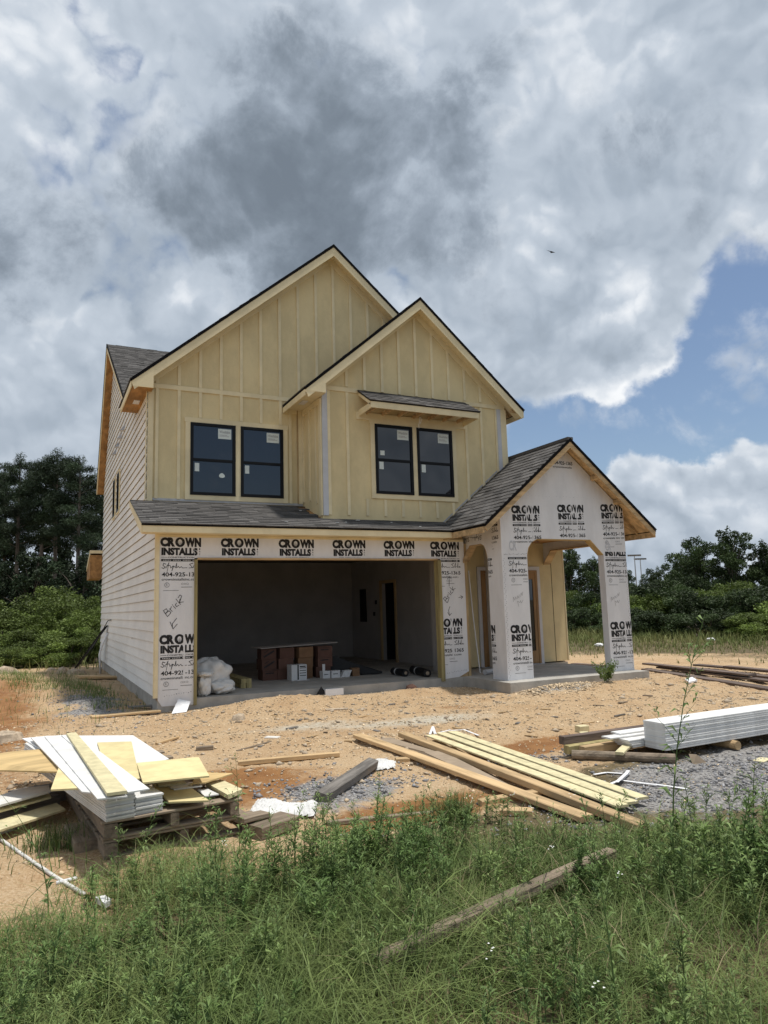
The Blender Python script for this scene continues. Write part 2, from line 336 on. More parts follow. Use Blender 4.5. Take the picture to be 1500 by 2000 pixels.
def ground():
    def axis(lo, hi, step, far):
        a = list(np.arange(lo, hi+1e-6, step)); s = step; v = hi
        while v < far: s *= 1.25; v += s; a.append(v)
        s = step; v = lo; pre = []
        while v > -far: s *= 1.25; v -= s; pre.append(v)
        return np.array(pre[::-1]+a)
    xs = axis(-4.5, 13.0, 0.09, 900); ys = axis(-11.5, 2.0, 0.09, 900)
    X, Y = np.meshgrid(xs, ys); Z = gz(X, Y); nx = len(xs); ny = len(ys)
    Z = Z + np.where(np.hypot(X-2, Y+4) < 16, rng.normal(0, .006, X.shape), 0)
    v = np.stack([X, Y, Z], -1).reshape(-1, 3)
    idx = np.arange(nx*ny).reshape(ny, nx)
    f = np.stack([idx[:-1, :-1], idx[:-1, 1:], idx[1:, 1:], idx[1:, :-1]], -1).reshape(-1, 4)
    me = bpy.data.meshes.new('ground'); me.vertices.add(len(v)); me.vertices.foreach_set('co', v.ravel())
    me.loops.add(f.size); me.loops.foreach_set('vertex_index', f.ravel().astype(np.int32))
    me.polygons.add(len(f)); me.polygons.foreach_set('loop_start', np.arange(0, f.size, 4, dtype=np.int32)); me.update(calc_edges=True)
    me.shade_smooth()
    def bl(x, y, rx, ry, rot=0):
        c, s = math.cos(rot), math.sin(rot); dx = X-x; dy = Y-y
        return np.exp(-(((dx*c+dy*s)/rx)**2 + ((-dx*s+dy*c)/ry)**2))
    n1 = hnoise(X, Y, 1.7, 11)*.5+.5; n2 = hnoise(X, Y, 4.3, 12)*.5+.5
    mud = np.clip(.55*np.clip(hnoise(X, Y, .9, 23)-.1, 0, 1) + bl(4.5,-2.4,1.0,.35)*.6 + bl(2.2,-1.6,1.2,.4)*.5 + bl(.95, -7.25, .8, .35, .1)*1.6 + bl(3.3, -5.7, 1.1, .35, .2)*1.3 + bl(.2, -5.2, .9, .5)*.8 + bl(-.2, -6.2, .6, .5)*.8 + bl(-2.6, -1.0, 1.1, 2.4)*1.1 + bl(-2.4, 4.0, .8, 3.0)*.8 + bl(1.2, -8.2, .6, .3)*.5 + (n1-.62)*1.0, 0, 1)
    grav = np.clip(bl(.75, -6.25, .65, .5, .6)*1.4 + bl(4.2, -7.9, 1.7, .75, .1)*1.5 + bl(5.5, -7.9, 2, .6)*1.2 + bl(3.0, -6.3, 1.2, .35, .15)*.7 + bl(6.9, -2.0, .75, .3)*1.2 + bl(-.9, 1.5, .7, 2.2)*.9 + (n2-.72)*.8, 0, 1)
    soil = np.clip(1/(1+np.exp((Y + 7.9 - .28*(X-.5) + .5*(n1-.5) - .4*np.clip(X-1.5,0,3)*0)*3.2)), 0, 1)
    far = np.clip(1/(1+np.exp(-(np.hypot(X-3, (Y+2)) - 13.5 + 4*(n1-.5))*0.6)), 0, 1)*np.where(X > 6, 1, 0)
    farL = np.clip(1/(1+np.exp(-(Y-13)*1.2)), 0, 1)
    soil = np.maximum(soil, np.maximum(far, farL))
    pale = np.clip(bl(3.2, -3.3, 1.6, .45, -.1)*.9 + bl(1.6, -2.6, 1.0, .4)*.7 + bl(7.0, -1.95, .8, .3)*1.3 + bl(5.4, -2.6, 1.5, .5)*.4, 0, 1)
    col = np.stack([mud, grav, soil, pale], -1).reshape(-1, 4).astype(np.float32)
    a = me.attributes.new('zone', 'FLOAT_COLOR', 'POINT'); a.data.foreach_set('color', col.ravel())
    m = bpy.data.materials.new('dirt'); m.use_nodes = True; nt = m.node_tree; N = nt.nodes.new; L = nt.links.new
    b = nt.nodes['Principled BSDF']; b.inputs['Specular IOR Level'].default_value = 0.25
    tc = N('ShaderNodeTexCoord'); at = N('ShaderNodeAttribute'); at.attribute_name = 'zone'; sp = N('ShaderNodeSeparateColor'); L(at.outputs['Color'], sp.inputs[0])
    def noise(s, d=6, r=.6):
        n = N('ShaderNodeTexNoise'); n.inputs['Scale'].default_value = s; n.inputs['Detail'].default_value = d; n.inputs['Roughness'].default_value = r; L(tc.outputs['Object'], n.inputs['Vector']); return n.outputs[0]
    def ramp(sock, stops):
        r = N('ShaderNodeValToRGB'); L(sock, r.inputs[0]); e = r.color_ramp.elements
        e[0].position, e[0].color = stops[0][0], (*stops[0][1], 1); e[1].position, e[1].color = stops[-1][0], (*stops[-1][1], 1)
        for p, c in stops[1:-1]: k = e.new(p); k.color = (*c, 1)
        return r.outputs[0]
    def mixc(f, a_, b_):
        n = N('ShaderNodeMix'); n.data_type = 'RGBA'
        if hasattr(f, 'links'): L(f, n.inputs[0])
        else: n.inputs[0].default_value = f
        for i, v in ((6, a_), (7, b_)):
            if hasattr(v, 'links'): L(v, n.inputs[i])
            else: n.inputs[i].default_value = (*v, 1)
        return n.outputs[2]
    sand = ramp(noise(1.6, 8, .62), [(0.30, (.36, .205, .095)), (.48, (.49, .325, .175)), (.70, (.57, .425, .265))])
    grit = ramp(noise(55, 4, .7), [(0.36, (.25, .16, .09)), (.5, (.50, .36, .215)), (.66, (.68, .57, .42))])
    base = mixc(.5, sand, grit)
    mudc = ramp(noise(3.5, 6), [(.35, (.235, .105, .035)), (.65, (.35, .175, .065))])
    gravc = ramp(noise(38, 4, .75), [(.38, (.11, .10, .10)), (.52, (.30, .29, .28)), (.68, (.50, .48, .45))])
    soilc = ramp(noise(7, 6), [(.35, (.075, .058, .03)), (.65, (.20, .155, .085))])
    palec = ramp(noise(20, 6), [(.35, (.42, .36, .27)), (.62, (.58, .54, .45))])
    jit = noise(9, 5, .7)
    def jm(s, lo=.25, hi=.62):
        mth = N('ShaderNodeMath'); mth.operation = 'MULTIPLY_ADD'; L(jit, mth.inputs[0]); mth.inputs[1].default_value = .9; mth.inputs[2].default_value = -.45
        ad = N('ShaderNodeMath'); ad.operation = 'ADD'; L(mth.outputs[0], ad.inputs[0]); L(s, ad.inputs[1])
        mr = N('ShaderNodeMapRange'); mr.interpolation_type = 'SMOOTHSTEP'; L(ad.outputs[0], mr.inputs[0]); mr.inputs[1].default_value = lo; mr.inputs[2].default_value = hi; return mr.outputs[0]
    c = mixc(jm(at.outputs['Alpha'], .3, .9), base, palec)
    mudf = jm(sp.outputs[0], .32, .75); c = mixc(mudf, c, mudc); c = mixc(jm(sp.outputs[2], .3, .6), c, soilc); c = mixc(jm(sp.outputs[1], .28, .6), c, gravc)
    L(c, b.inputs['Base Color'])
    rr = N('ShaderNodeMapRange'); L(mudf, rr.inputs[0]); rr.inputs[3].default_value = .95; rr.inputs[4].default_value = .62; L(rr.outputs[0], b.inputs['Roughness'])
    bp = N('ShaderNodeBump'); bp.inputs['Strength'].default_value = .75; bp.inputs['Distance'].default_value = .025
    hm = N('ShaderNodeMath'); hm.operation = 'ADD'; L(noise(30, 5, .7), hm.inputs[0]); L(noise(95, 3, .6), hm.inputs[1]); L(hm.outputs[0], bp.inputs['Height']); L(bp.outputs[0], b.inputs['Normal'])
    me.materials.append(m); link('ground', me, kind='structure')
ground()
# ------------------------------------------------------------------ house
house = empty('house', (0, 0, -0.2), label='two storey house under construction with yellow board and batten front and open garage', cat='house')
D = 11.93; Y1 = 1.493; Y2 = 0.354; XB = 3.205; XR = 7.74; XW = 10.0; YD = 1.33
# foundation and slabs
f = MB().box((0.03, 0.0, -0.55), (6.22, 7.6, 0.0)).box((0.03, 7.6, -.55), (XR, D-.03, 0.0)).box((6.22, 1.33, -.55), (XR, 7.6, 0.0)).box((XR, 1.33, -.55), (XW-.03, 6.0, 0.0)).build('foundation_slab', 'concrete', house)
ps = MB().prism([(6.10, -1.63, 0), (9.60, -1.63, 0), (9.60, 1.33, 0), (6.225, 1.33, 0), (6.225, 0.0, 0), (6.10, 0.0, 0)], (0, 0, -.45)).build('porch_slab', 'concrete', house)
# --- roof helper pieces
def shingles(name, O, U, V, lu, lv, parent, exp=0.14, tab=(0.14, 0.34), keep=None):
    O = np.array(O, float); U = np.array(U, float); U /= np.linalg.norm(U); V = np.array(V, float); V /= np.linalg.norm(V)
    Nn = np.cross(U, V); Nn = Nn if Nn[2] > 0 else -Nn
    b = MB(); v = -0.03; row = 0
    while v < lv-.01:
        u = -random.uniform(0, tab[1]); v1 = min(v+exp+.03, lv)
        while u < lu:
            w = random.uniform(*tab); a = max(u, 0.0); c = min(u+w-.004, lu); u += w
            if c-a < .01: continue
            if keep and not keep((a+c)/2, v): continue
            h = random.uniform(.012, .022); dv = random.uniform(-.006, .006); t = min(max(random.gauss(.5, .17), .08), .95)
            P = lambda uu, vv, hh: O + U*uu + V*vv + Nn*hh
            b.add([P(a, v+dv, 0), P(c, v+dv, 0), P(c, v+dv, h), P(a, v+dv, h), P(a, v1, .003), P(c, v1, .003)], [(0, 1, 2, 3), (3, 2, 5, 4), (0, 3, 4), (1, 5, 2)], t)
        v += exp; row += 1
    return b.build(name, 'shingle', parent, kind='stuff')
def gable_roof(name, xc, za, slope, hl, hr, y0, y1l, y1r, board, soff_y, rise=.20, soffit_m='yellow_trim', coarse=(False, False), rake_m='yellow_trim', yel=None, yer=None):
    """gable with its ridge along Y; hl / hr: half spans to the eaves, y1l / y1r: how far back each slope runs"""
    n = math.hypot(1, slope); r = MB()
    for s, h, y1, ye in ((-1, hl, y1l, yel or y1l), (1, hr, y1r, yer or y1r)):
        xe = xc+s*h; ze = za-slope*h
        r.prism([(xe, y0+.03, ze-.025), (xe, ye, ze-.025), (xc, y1, za-.025), (xc, y0+.03, za-.025)], (0, 0, -.035))
    roof = r.build(name, 'bare_wood', house)
    for s, h, y1, co, ye in ((-1, hl, y1l, coarse[0], yel or y1l), (1, hr, y1r, coarse[1], yer or y1r)):
        xe = xc+s*h; ze = za-slope*h; tabs = dict(exp=.28, tab=(.8, 1.0)) if co else {}
        shingles('shingles', (xe, y0-.01, ze-.02), (0, 1, 0), (-s, 0, slope), y1-y0+.01, h*n, roof, keep=lambda u, v, ye=ye, y1=y1, h=h: u < ye-y0+(y1-ye)*v/(h*n)+.05, **tabs)
        # dark metal edge along the rake and the eave
        prismpart('drip_edge', [(xe-s*.0, y0-.012, ze-.005), (xc, y0-.012, za-.005), (xc, y0-.012, za-.078), (xe, y0-.012, ze-.078)], (0, .035, 0), 'drip_edge', roof)
        boxpart('drip_edge', (min(xe+s*.004, xe+s*.022), y0+.025, ze-.078), (max(xe+s*.004, xe+s*.022), ye, ze-.014), 'drip_edge', roof)
        # rake board
        prismpart('rake_board', [(xe, y0, ze-.079), (xc, y0, za-.079), (xc, y0, za-.079-rise), (xe+(-s)*.05, y0, ze-.079-rise+.05*slope), (xe, y0, ze-.12)], (0, .03, 0), rake_m, roof)
        if soffit_m:
            prismpart('soffit', [(xe-s*.02, y0+.032, ze-.15), (xe-s*.02, soff_y, ze-.15), (xc, soff_y, za-.15), (xc, y0+.032, za-.15)], (0, 0, -.02), soffit_m, roof)
        boxpart('fascia_board', (min(xe, xe+s*.02)-.001, y0+.031, ze-.20), (max(xe, xe+s*.02)+.001, ye, ze-.080), board, roof)
    return roof
def eave_return(parent, xo, xi, y0, ztop_at, zb, y1, m_soffit, vent=True, t=.028):
    """closed end of an eave: front pork-chop panel, level soffit, vent"""
    prismpart('eave_return', [(xo, y0-.004, zb), (xi, y0-.004, zb), (xi, y0-.004, ztop_at(xi)), (xo, y0-.004, ztop_at(xo))], (0, t, 0), 'yellow_trim', parent)
    boxpart('eave_soffit', (min(xo, xi), y0+.026, zb-.0), (max(xo, xi), y1, zb+.015), m_soffit, parent)
    if vent:
        xm = (xo+xi)/2; ym = y0+.55*(y1-y0)
        boxpart('soffit_vent', (xm-.06, ym-.14, zb-.012), (xm+.06, ym+.14, zb-.002), 'white_paint', parent)
# --- main front gable
MX, MZ, MS = 3.90, 9.62, 0.85; MH = 4.25
mroof = gable_roof('main_gable_roof', MX, MZ, MS, MH, MH, 1.19, 7.9, 7.9, 'yellow_trim', Y1, coarse=(True, True), yel=3.15)
zm = lambda x: MZ - MS*abs(x-MX)
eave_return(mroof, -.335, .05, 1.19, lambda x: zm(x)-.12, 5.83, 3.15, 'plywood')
# --- side gable over the main block
PK = (9.2, 9.56); FE = (3.05, 5.92); BE = (12.08, 5.62); XO = -.24
def side_roof():
    r = MB()
    for e in (FE, BE):
        r.prism([(XO+.02, e[0], e[1]-.03), (8.05, e[0], e[1]-.03), (8.05, PK[0], PK[1]-.03), (XO+.02, PK[0], PK[1]-.03)], (0, 0, -.04))
    roof = r.build('side_gable_roof', 'bare_wood', house)
    lf = math.hypot(PK[0]-FE[0], PK[1]-FE[1]); lb = math.hypot(PK[0]-BE[0], PK[1]-BE[1])
    shingles('shingles', (XO, FE[0], FE[1]-.02), (1, 0, 0), (0, PK[0]-FE[0], PK[1]-FE[1]), 8.3, lf, roof, keep=lambda u, v: v > (u-1.2)*.9)
    shingles('shingles', (XO, BE[0], BE[1]-.02), (1, 0, 0), (0, PK[0]-BE[0], PK[1]-BE[1]), 8.3, lb, roof, exp=.28, tab=(.8, 1))
    F2 = (FE[0]+.07*(PK[0]-FE[0]), FE[1]+.07*(PK[1]-FE[1]))
    for e in (F2, BE):
        prismpart('drip_edge', [(XO-.012, e[0], e[1]-.005), (XO-.012, PK[0], PK[1]-.005), (XO-.012, PK[0], PK[1]-.075), (XO-.012, e[0], e[1]-.075)], (.03, 0, 0), 'drip_edge', roof)
        prismpart('rake_board', [(XO, e[0], e[1]-.075), (XO, PK[0], PK[1]-.075), (XO, PK[0], PK[1]-.22), (XO, e[0], e[1]-.22)], (.028, 0, 0), 'yellow_trim', roof)
        prismpart('rake_soffit', [(XO+.03, e[0], e[1]-.19), (XO+.03, PK[0], PK[1]-.19), (-.005, PK[0], PK[1]-.19), (-.005, e[0], e[1]-.19)], (0, 0, -.018), 'plywood', roof)
    return roof
side_roof()
# --- bump-out gable
BX, BZ, BS = 5.44, 8.15, 0.862
broof = gable_roof('bump_out_gable_roof', BX, BZ, BS, 2.66, 2.62, 0.05, 1.48, 1.9, 'yellow_trim', Y2, coarse=(True, True))
zb_ = lambda x: BZ - BS*abs(x-BX)
eave_return(broof, 2.80, 3.20, 0.05, lambda x: zb_(x)-.12, 5.745, 1.48, 'yellow_trim')
for k in range(3): boxpart('lookout', (7.76, .12+.42*k, 5.80), (8.02, .16+.42*k, 5.88), 'bare_wood', broof)
# --- walls of the upper storey
def gable_wall(name, x0, x1, y, zb, zf, t=.1):
    pts = [(x0, y, zb), (x1, y, zb), (x1, y, zf(x1)-.17)]
    xc = MX if zf is zm else BX
    if x0 < xc < x1: pts.append((xc, y, zf(xc)-.17))
    pts.append((x0, y, zf(x0)-.17))
    return prismpart(name, pts, (0, t, 0), 'yellow_panel', house)
mw_ = gable_wall('front_wall', 0.0, XR, Y1, 3.0, zm)
bw_ = gable_wall('bump_out_front_wall', XB, XR, Y2, 3.0, zb_)
bl_ = boxpart('bump_out_side_wall', (XB, Y2+.1, 3.0), (XB+.1, Y1, 5.9), 'yellow_panel', house)
boxpart('right_wall', (XR-.1, Y2+.1, 0.0), (XR, D-.1, 6.1), 'siding', house)
boxpart('back_wall', (0.1, D-.1, 0.0), (XR, D, 5.6), 'siding', house)
boxpart('upper_floor', (0.08, .42, 2.9), (XR-.1, D-.1, 3.04), 'plywood', house)
def batten(par, x, y, z0, z1, w=.062, t=.022, m='yellow_trim', name='batten'):
    return boxpart(name, (x-w/2, y-t, z0), (x+w/2, y, z1), m, par)
FR = .335                                             # depth of soffit plus rake frieze below the roof line
for k in range(19):
    x = .163 + .4235*k
    if x > 7.6: break
    top = zm(x)-FR
    if top > 6.06 and not (x > 3.25 and False): batten(mw_, x, Y1, 6.02, top)
    if x < XB-.05:
        if x < .70: batten(mw_, x, Y1, 3.70, 5.925)
        elif x < 2.85: batten(mw_, x, Y1, 5.39, 5.925); batten(mw_, x, Y1, 3.705, 3.775)
batten(mw_, 2.92, Y1, 3.7, 5.9)
boxpart('band_board', (0.095, Y1-.026, 5.925), (3.18, Y1, 6.015), 'yellow_trim', mw_)
for s in (-1, 1):
    xe = MX + s*3.86
    prismpart('rake_frieze', [(xe, Y1-.024, zm(xe)-.165), (MX, Y1-.024, MZ-.165), (MX, Y1-.024, MZ-.345), (xe, Y1-.024, zm(xe)-.345)], (0, .024, 0), 'yellow_trim', mw_)
boxpart('corner_board', (-.012, Y1-.03, 3.60), (.093, Y1, 5.86), 'yellow_trim', mw_)
boxpart('corner_board', (3.10, Y1-.026, 3.70), (XB-.02, Y1, 5.9), 'yellow_trim', mw_)
boxpart('corner_strip', (3.07, Y1-.030, 3.70), (3.095, Y1-.004, 5.9), 'bare_wood_vertical', mw_)
# bump-out trim
for k in range(11):
    x = 3.36 + .4125*k
    top = zb_(x)-FR
    if 3.5 < x < 7.4 and top > 6.04: batten(bw_, x, Y2, (6.02 if not 4.0 < x < 6.62 else 5.99), top)
    if x < 4.1 or x > 6.5:
        batten(bw_, x, Y2, 3.33, 5.90)
    elif x < 6.5: batten(bw_, x, Y2, 3.33, 3.68); batten(bw_, x, Y2, 5.385, 5.47)
boxpart('band_board', (3.215, Y2-.026, 5.905), (4.02, Y2, 5.995), 'yellow_trim', bw_)
boxpart('band_board', (6.62, Y2-.026, 5.905), (XR-.01, Y2, 5.995), 'yellow_trim', bw_)
for s, h in ((-1, 2.24), (1, 2.29)):
    xe = BX + s*h
    prismpart('rake_frieze', [(xe, Y2-.024, zb_(xe)-.165), (BX, Y2-.024, BZ-.165), (BX, Y2-.024, BZ-.345), (xe, Y2-.024, zb_(xe)-.345)], (0, .024, 0), 'yellow_trim', bw_)
for x0, x1 in ((3.215, 3.325), (7.50, 7.60)):
    boxpart('corner_strip', (x0, Y2-.030, 3.31), (x1, Y2, 5.90), 'pvc_strip', bw_, label='unpainted pale grey corner strip')
boxpart('corner_board', (7.605, Y2-.026, 3.5), (XR+.02, Y2, 5.90), 'yellow_trim', bw_)
boxpart('corner_board', (XB-.026, Y2-.004, 3.31), (XB, Y2+.11, 5.72), 'yellow_trim', bl_)
for y in (.62, 1.02): boxpart('batten', (XB-.022, y, 3.4+.3*y), (XB, y+.06, 5.62), 'yellow_trim', bl_)
boxpart('corner_board', (XB-.024, Y1-.10, 3.72), (XB, Y1-.03, 5.62), 'yellow_trim', bl_)
boxpart('frieze_board', (XB-.024, Y2+.11, 5.62), (XB, Y1-.03, 5.74), 'yellow_trim', bl_)
boxpart('frieze_board', (2.80, Y1-.028, 5.66), (XB-.025, Y1, 5.745), 'yellow_trim', mw_)
# --- windows
TX = {}
def text_mesh(txt, bold=0.0):
    key = (txt, bold)
    if key in TX: return TX[key]
    cu = bpy.data.curves.new('lettering', 'FONT'); cu.body = txt; cu.size = 1; cu.offset = bold; cu.resolution_u = 3
    o = bpy.data.objects.new('lettering', cu); COL.objects.link(o)
    dg = bpy.context.evaluated_depsgraph_get(); me = o.evaluated_get(dg).to_mesh()
    v = np.array([p.co[:2] for p in me.vertices]).reshape(-1, 2); f = [tuple(p.vertices) for p in me.polygons]
    bpy.data.objects.remove(o); bpy.data.curves.remove(cu)
    mn = v.min(0); v = (v-mn)/(v.max(0)-mn)
    TX[key] = (v, f); return TX[key]
class Flat:
    """flat print in (u, v) metres, later laid on a surface"""
    def __init__(s): s.v = []; s.f = []
    def text(s, t, u, v, w, h, bold=0.0):
        a, f = text_mesh(t, bold); o = len(s.v); s.v += [(u+x*w, v+y*h) for x, y in a]; s.f += [tuple(i+o for i in q) for q in f]; return s
    def poly(s, pts):
        o = len(s.v); s.v += list(pts); s.f.append(tuple(range(o, o+len(pts)))); return s
    def stroke(s, pts, w):
        P = [np.array(p, float) for p in pts]
        for a, b in zip(P[:-1], P[1:]):
            d = b-a; L_ = np.linalg.norm(d)
            if L_ < 1e-6: continue
            d /= L_; n = np.array((-d[1], d[0]))*w/2; e = d*w*.35; s.poly([tuple(a-e-n), tuple(b+e-n), tuple(b+e+n), tuple(a-e+n)])
        return s
    def lay(s, name, fn, m, parent, clips=(), drop=(), **kw):
        """fn(u, v) -> xyz; clips: list of (point, normal) half planes kept in uv; drop: (u0, u1) bands removed"""
        bm = bmesh.new(); vs = [bm.verts.new((x, y, 0)) for x, y in s.v]
        for q in s.f:
            try: bm.faces.new([vs[i] for i in q])
            except ValueError: pass
        for (p, n) in clips:
            g = bm.verts[:] + bm.edges[:] + bm.faces[:]
            bmesh.ops.bisect_plane(bm, geom=g, plane_co=(p[0], p[1], 0), plane_no=(-n[0], -n[1], 0), clear_outer=True, clear_inner=False)
        for (a, b) in drop:
            for x in (a, b):
                bmesh.ops.bisect_plane(bm, geom=bm.verts[:] + bm.edges[:] + bm.faces[:], plane_co=(x, 0, 0), plane_no=(1, 0, 0))
            bmesh.ops.delete(bm, geom=[q for q in bm.faces if a < q.calc_center_median().x < b], context='FACES')
        if not bm.faces: bm.free(); return None
        for v in bm.verts: v.co = Vector(fn(v.co.x, v.co.y))
        me = bpy.data.meshes.new(name); bm.to_mesh(me); bm.free(); me.materials.append(MATS[m])
        return link(name, me, parent, **kw)
def window_unit(par, x0, x1, z0, z1, y, stick):
    w = MB(); fr = .058; zc = (z0+z1)/2 - .02; yo = y-.045
    w.box((x0, yo, z0), (x0+fr, y, z1)).box((x1-fr, yo, z0), (x1, y, z1)).box((x0+fr, yo, z0), (x1-fr, y, z0+fr)).box((x0+fr, yo, z1-fr), (x1-fr, y, z1))
    win = w.build('window', 'black_frame', par)
    boxpart('meeting_rail', (x0+fr, yo+.004, zc-.026), (x1-fr, y, zc+.026), 'black_frame', win)
    boxpart('pane', (x0+fr-.004, y-.022, zc+.02), (x1-fr+.004, y-.006, z1-fr+.004), 'glass', win)
    boxpart('pane', (x0+fr-.004, y-.016, z0+fr-.004), (x1-fr+.004, y-.003, zc-.02), 'glass', win)
    sx1 = x1-fr-.03; sx0 = sx1-.27
    MB().box((sx0, y-.0255, z1-fr-.24), (sx1, y-.0235, z1-fr-.03)).build('sticker', 'sticker', win)
    fl = Flat().text('Westlake', 0, 0, .22, .055, .015).poly([(0, -.035), (.16, -.035), (.16, -.045), (0, -.045)]).poly([(0, -.06), (.2, -.06), (.2, -.068), (0, -.068)])
    fl.lay('lettering', lambda u, v: (sx0+.025+u, y-.0265, z1-fr-.12+v), 'ink_grey', win)
    for (a, b, c, d) in stick:
        MB().box((x0+fr+a, y-.0255, zc+b), (x0+fr+a+c, y-.0235, zc+b+d)).build('sticker', 'sticker', win)
    return win
def twin_window(par, x0, x1, z0, z1, y, s1, s2):
    mid = (x0+x1)/2; g = .055
    window_unit(par, x0, mid-g, z0, z1, y, s1); window_unit(par, mid+g, x1, z0, z1, y, s2)
    c = .10
    for a, b in (((x0-c, y-.03, z0-c), (x0-.002, y, z1)), ((x1+.002, y-.03, z0-c), (x1+c, y, z1)), ((mid-g+.002, y-.03, z0), (mid+g-.002, y, z1)),
                 ((x0-c-.02, y-.032, z1+.002), (x1+c+.02, y, z1+c)), ((x0-.002, y-.03, z0-c), (x1+.002, y, z0-.002))):
        boxpart('window_casing', a, b, 'yellow_trim', par)
twin_window(mw_, .815, 2.754, 3.80, 5.282, Y1, [(.03, -.24, .09, .17)], [(.03, -.23, .09, .17)])
twin_window(bw_, 4.385, 6.268, 3.80, 5.282, Y2, [(.06, .10, .10, .10), (.03, -.20, .10, .16)], [(.04, -.21, .10, .17)])
MB().add([(2.0-.55+.06*math.cos(a)*(1-.3*math.sin(a)), Y1-.026, 4.22+.05*math.sin(a)) for a in np.arange(0, 6.28, .7)], [tuple(range(8, -1, -1))]).build('sticker', 'sticker', mw_)
# --- window hood
def hood():
    x0, x1 = 4.03, 6.60; yw, yf = Y2-.002, -.26; zt, ze = 5.97, 5.60
    h = MB().prism([(x0, yf, ze), (x1, yf, ze), (x1, yw, zt), (x0, yw, zt)], (0, 0, -.03)).build('window_hood', 'plywood', house)
    shingles('shingles', (x0-.03, yf-.02, ze+.0), (1, 0, 0), (0, yw-yf, zt-ze), x1-x0+.06, math.hypot(yw-yf, zt-ze)+.01, h, exp=.13, tab=(.16, .34))
    boxpart('fascia_board', (x0, yf-.022, ze-.16), (x1, yf, ze-.012), 'yellow_trim', h)
    for x in (x0, x1-.022):
        prismpart('hood_end', [(x, yf, ze-.16), (x, yw, ze-.19), (x, yw, ze-.05), (x, yf, ze-.05)], (.022, 0, 0), 'yellow_trim', h)
        prismpart('rake_board', [(x, yf+.01, ze-.0), (x, yw, zt-.0), (x, yw, zt-.10), (x, yf+.01, ze-.10)], (.022, 0, 0), 'yellow_trim', h)
    boxpart('ledger_board', (x0-.06, Y2-.030, ze-.25), (x1+.06, Y2-.001, ze-.10), 'yellow_trim', h)
    for k in range(7):
        x = x0+.16+.37*k; boxpart('lookout', (x, yf+.002, ze-.13), (x+.035, Y2-.031, ze-.055), 'bare_wood', h)
    boxpart('drip_edge', (x0-.03, yf-.034, ze-.030), (x1+.03, yf-.023, ze+.004), 'drip_edge', h)
    MB().tube([(5.32, .05, 5.44), (5.31, .03, 5.36), (5.29, .05, 5.27), (5.30, .06, 5.20)], .006, 4).build('cable_end', 'white_plastic', h)
    MB().tube([(5.34, .05, 5.44), (5.36, .04, 5.38), (5.33, .05, 5.30)], .005, 4).build('cable_end', 'white_plastic', h)
hood()
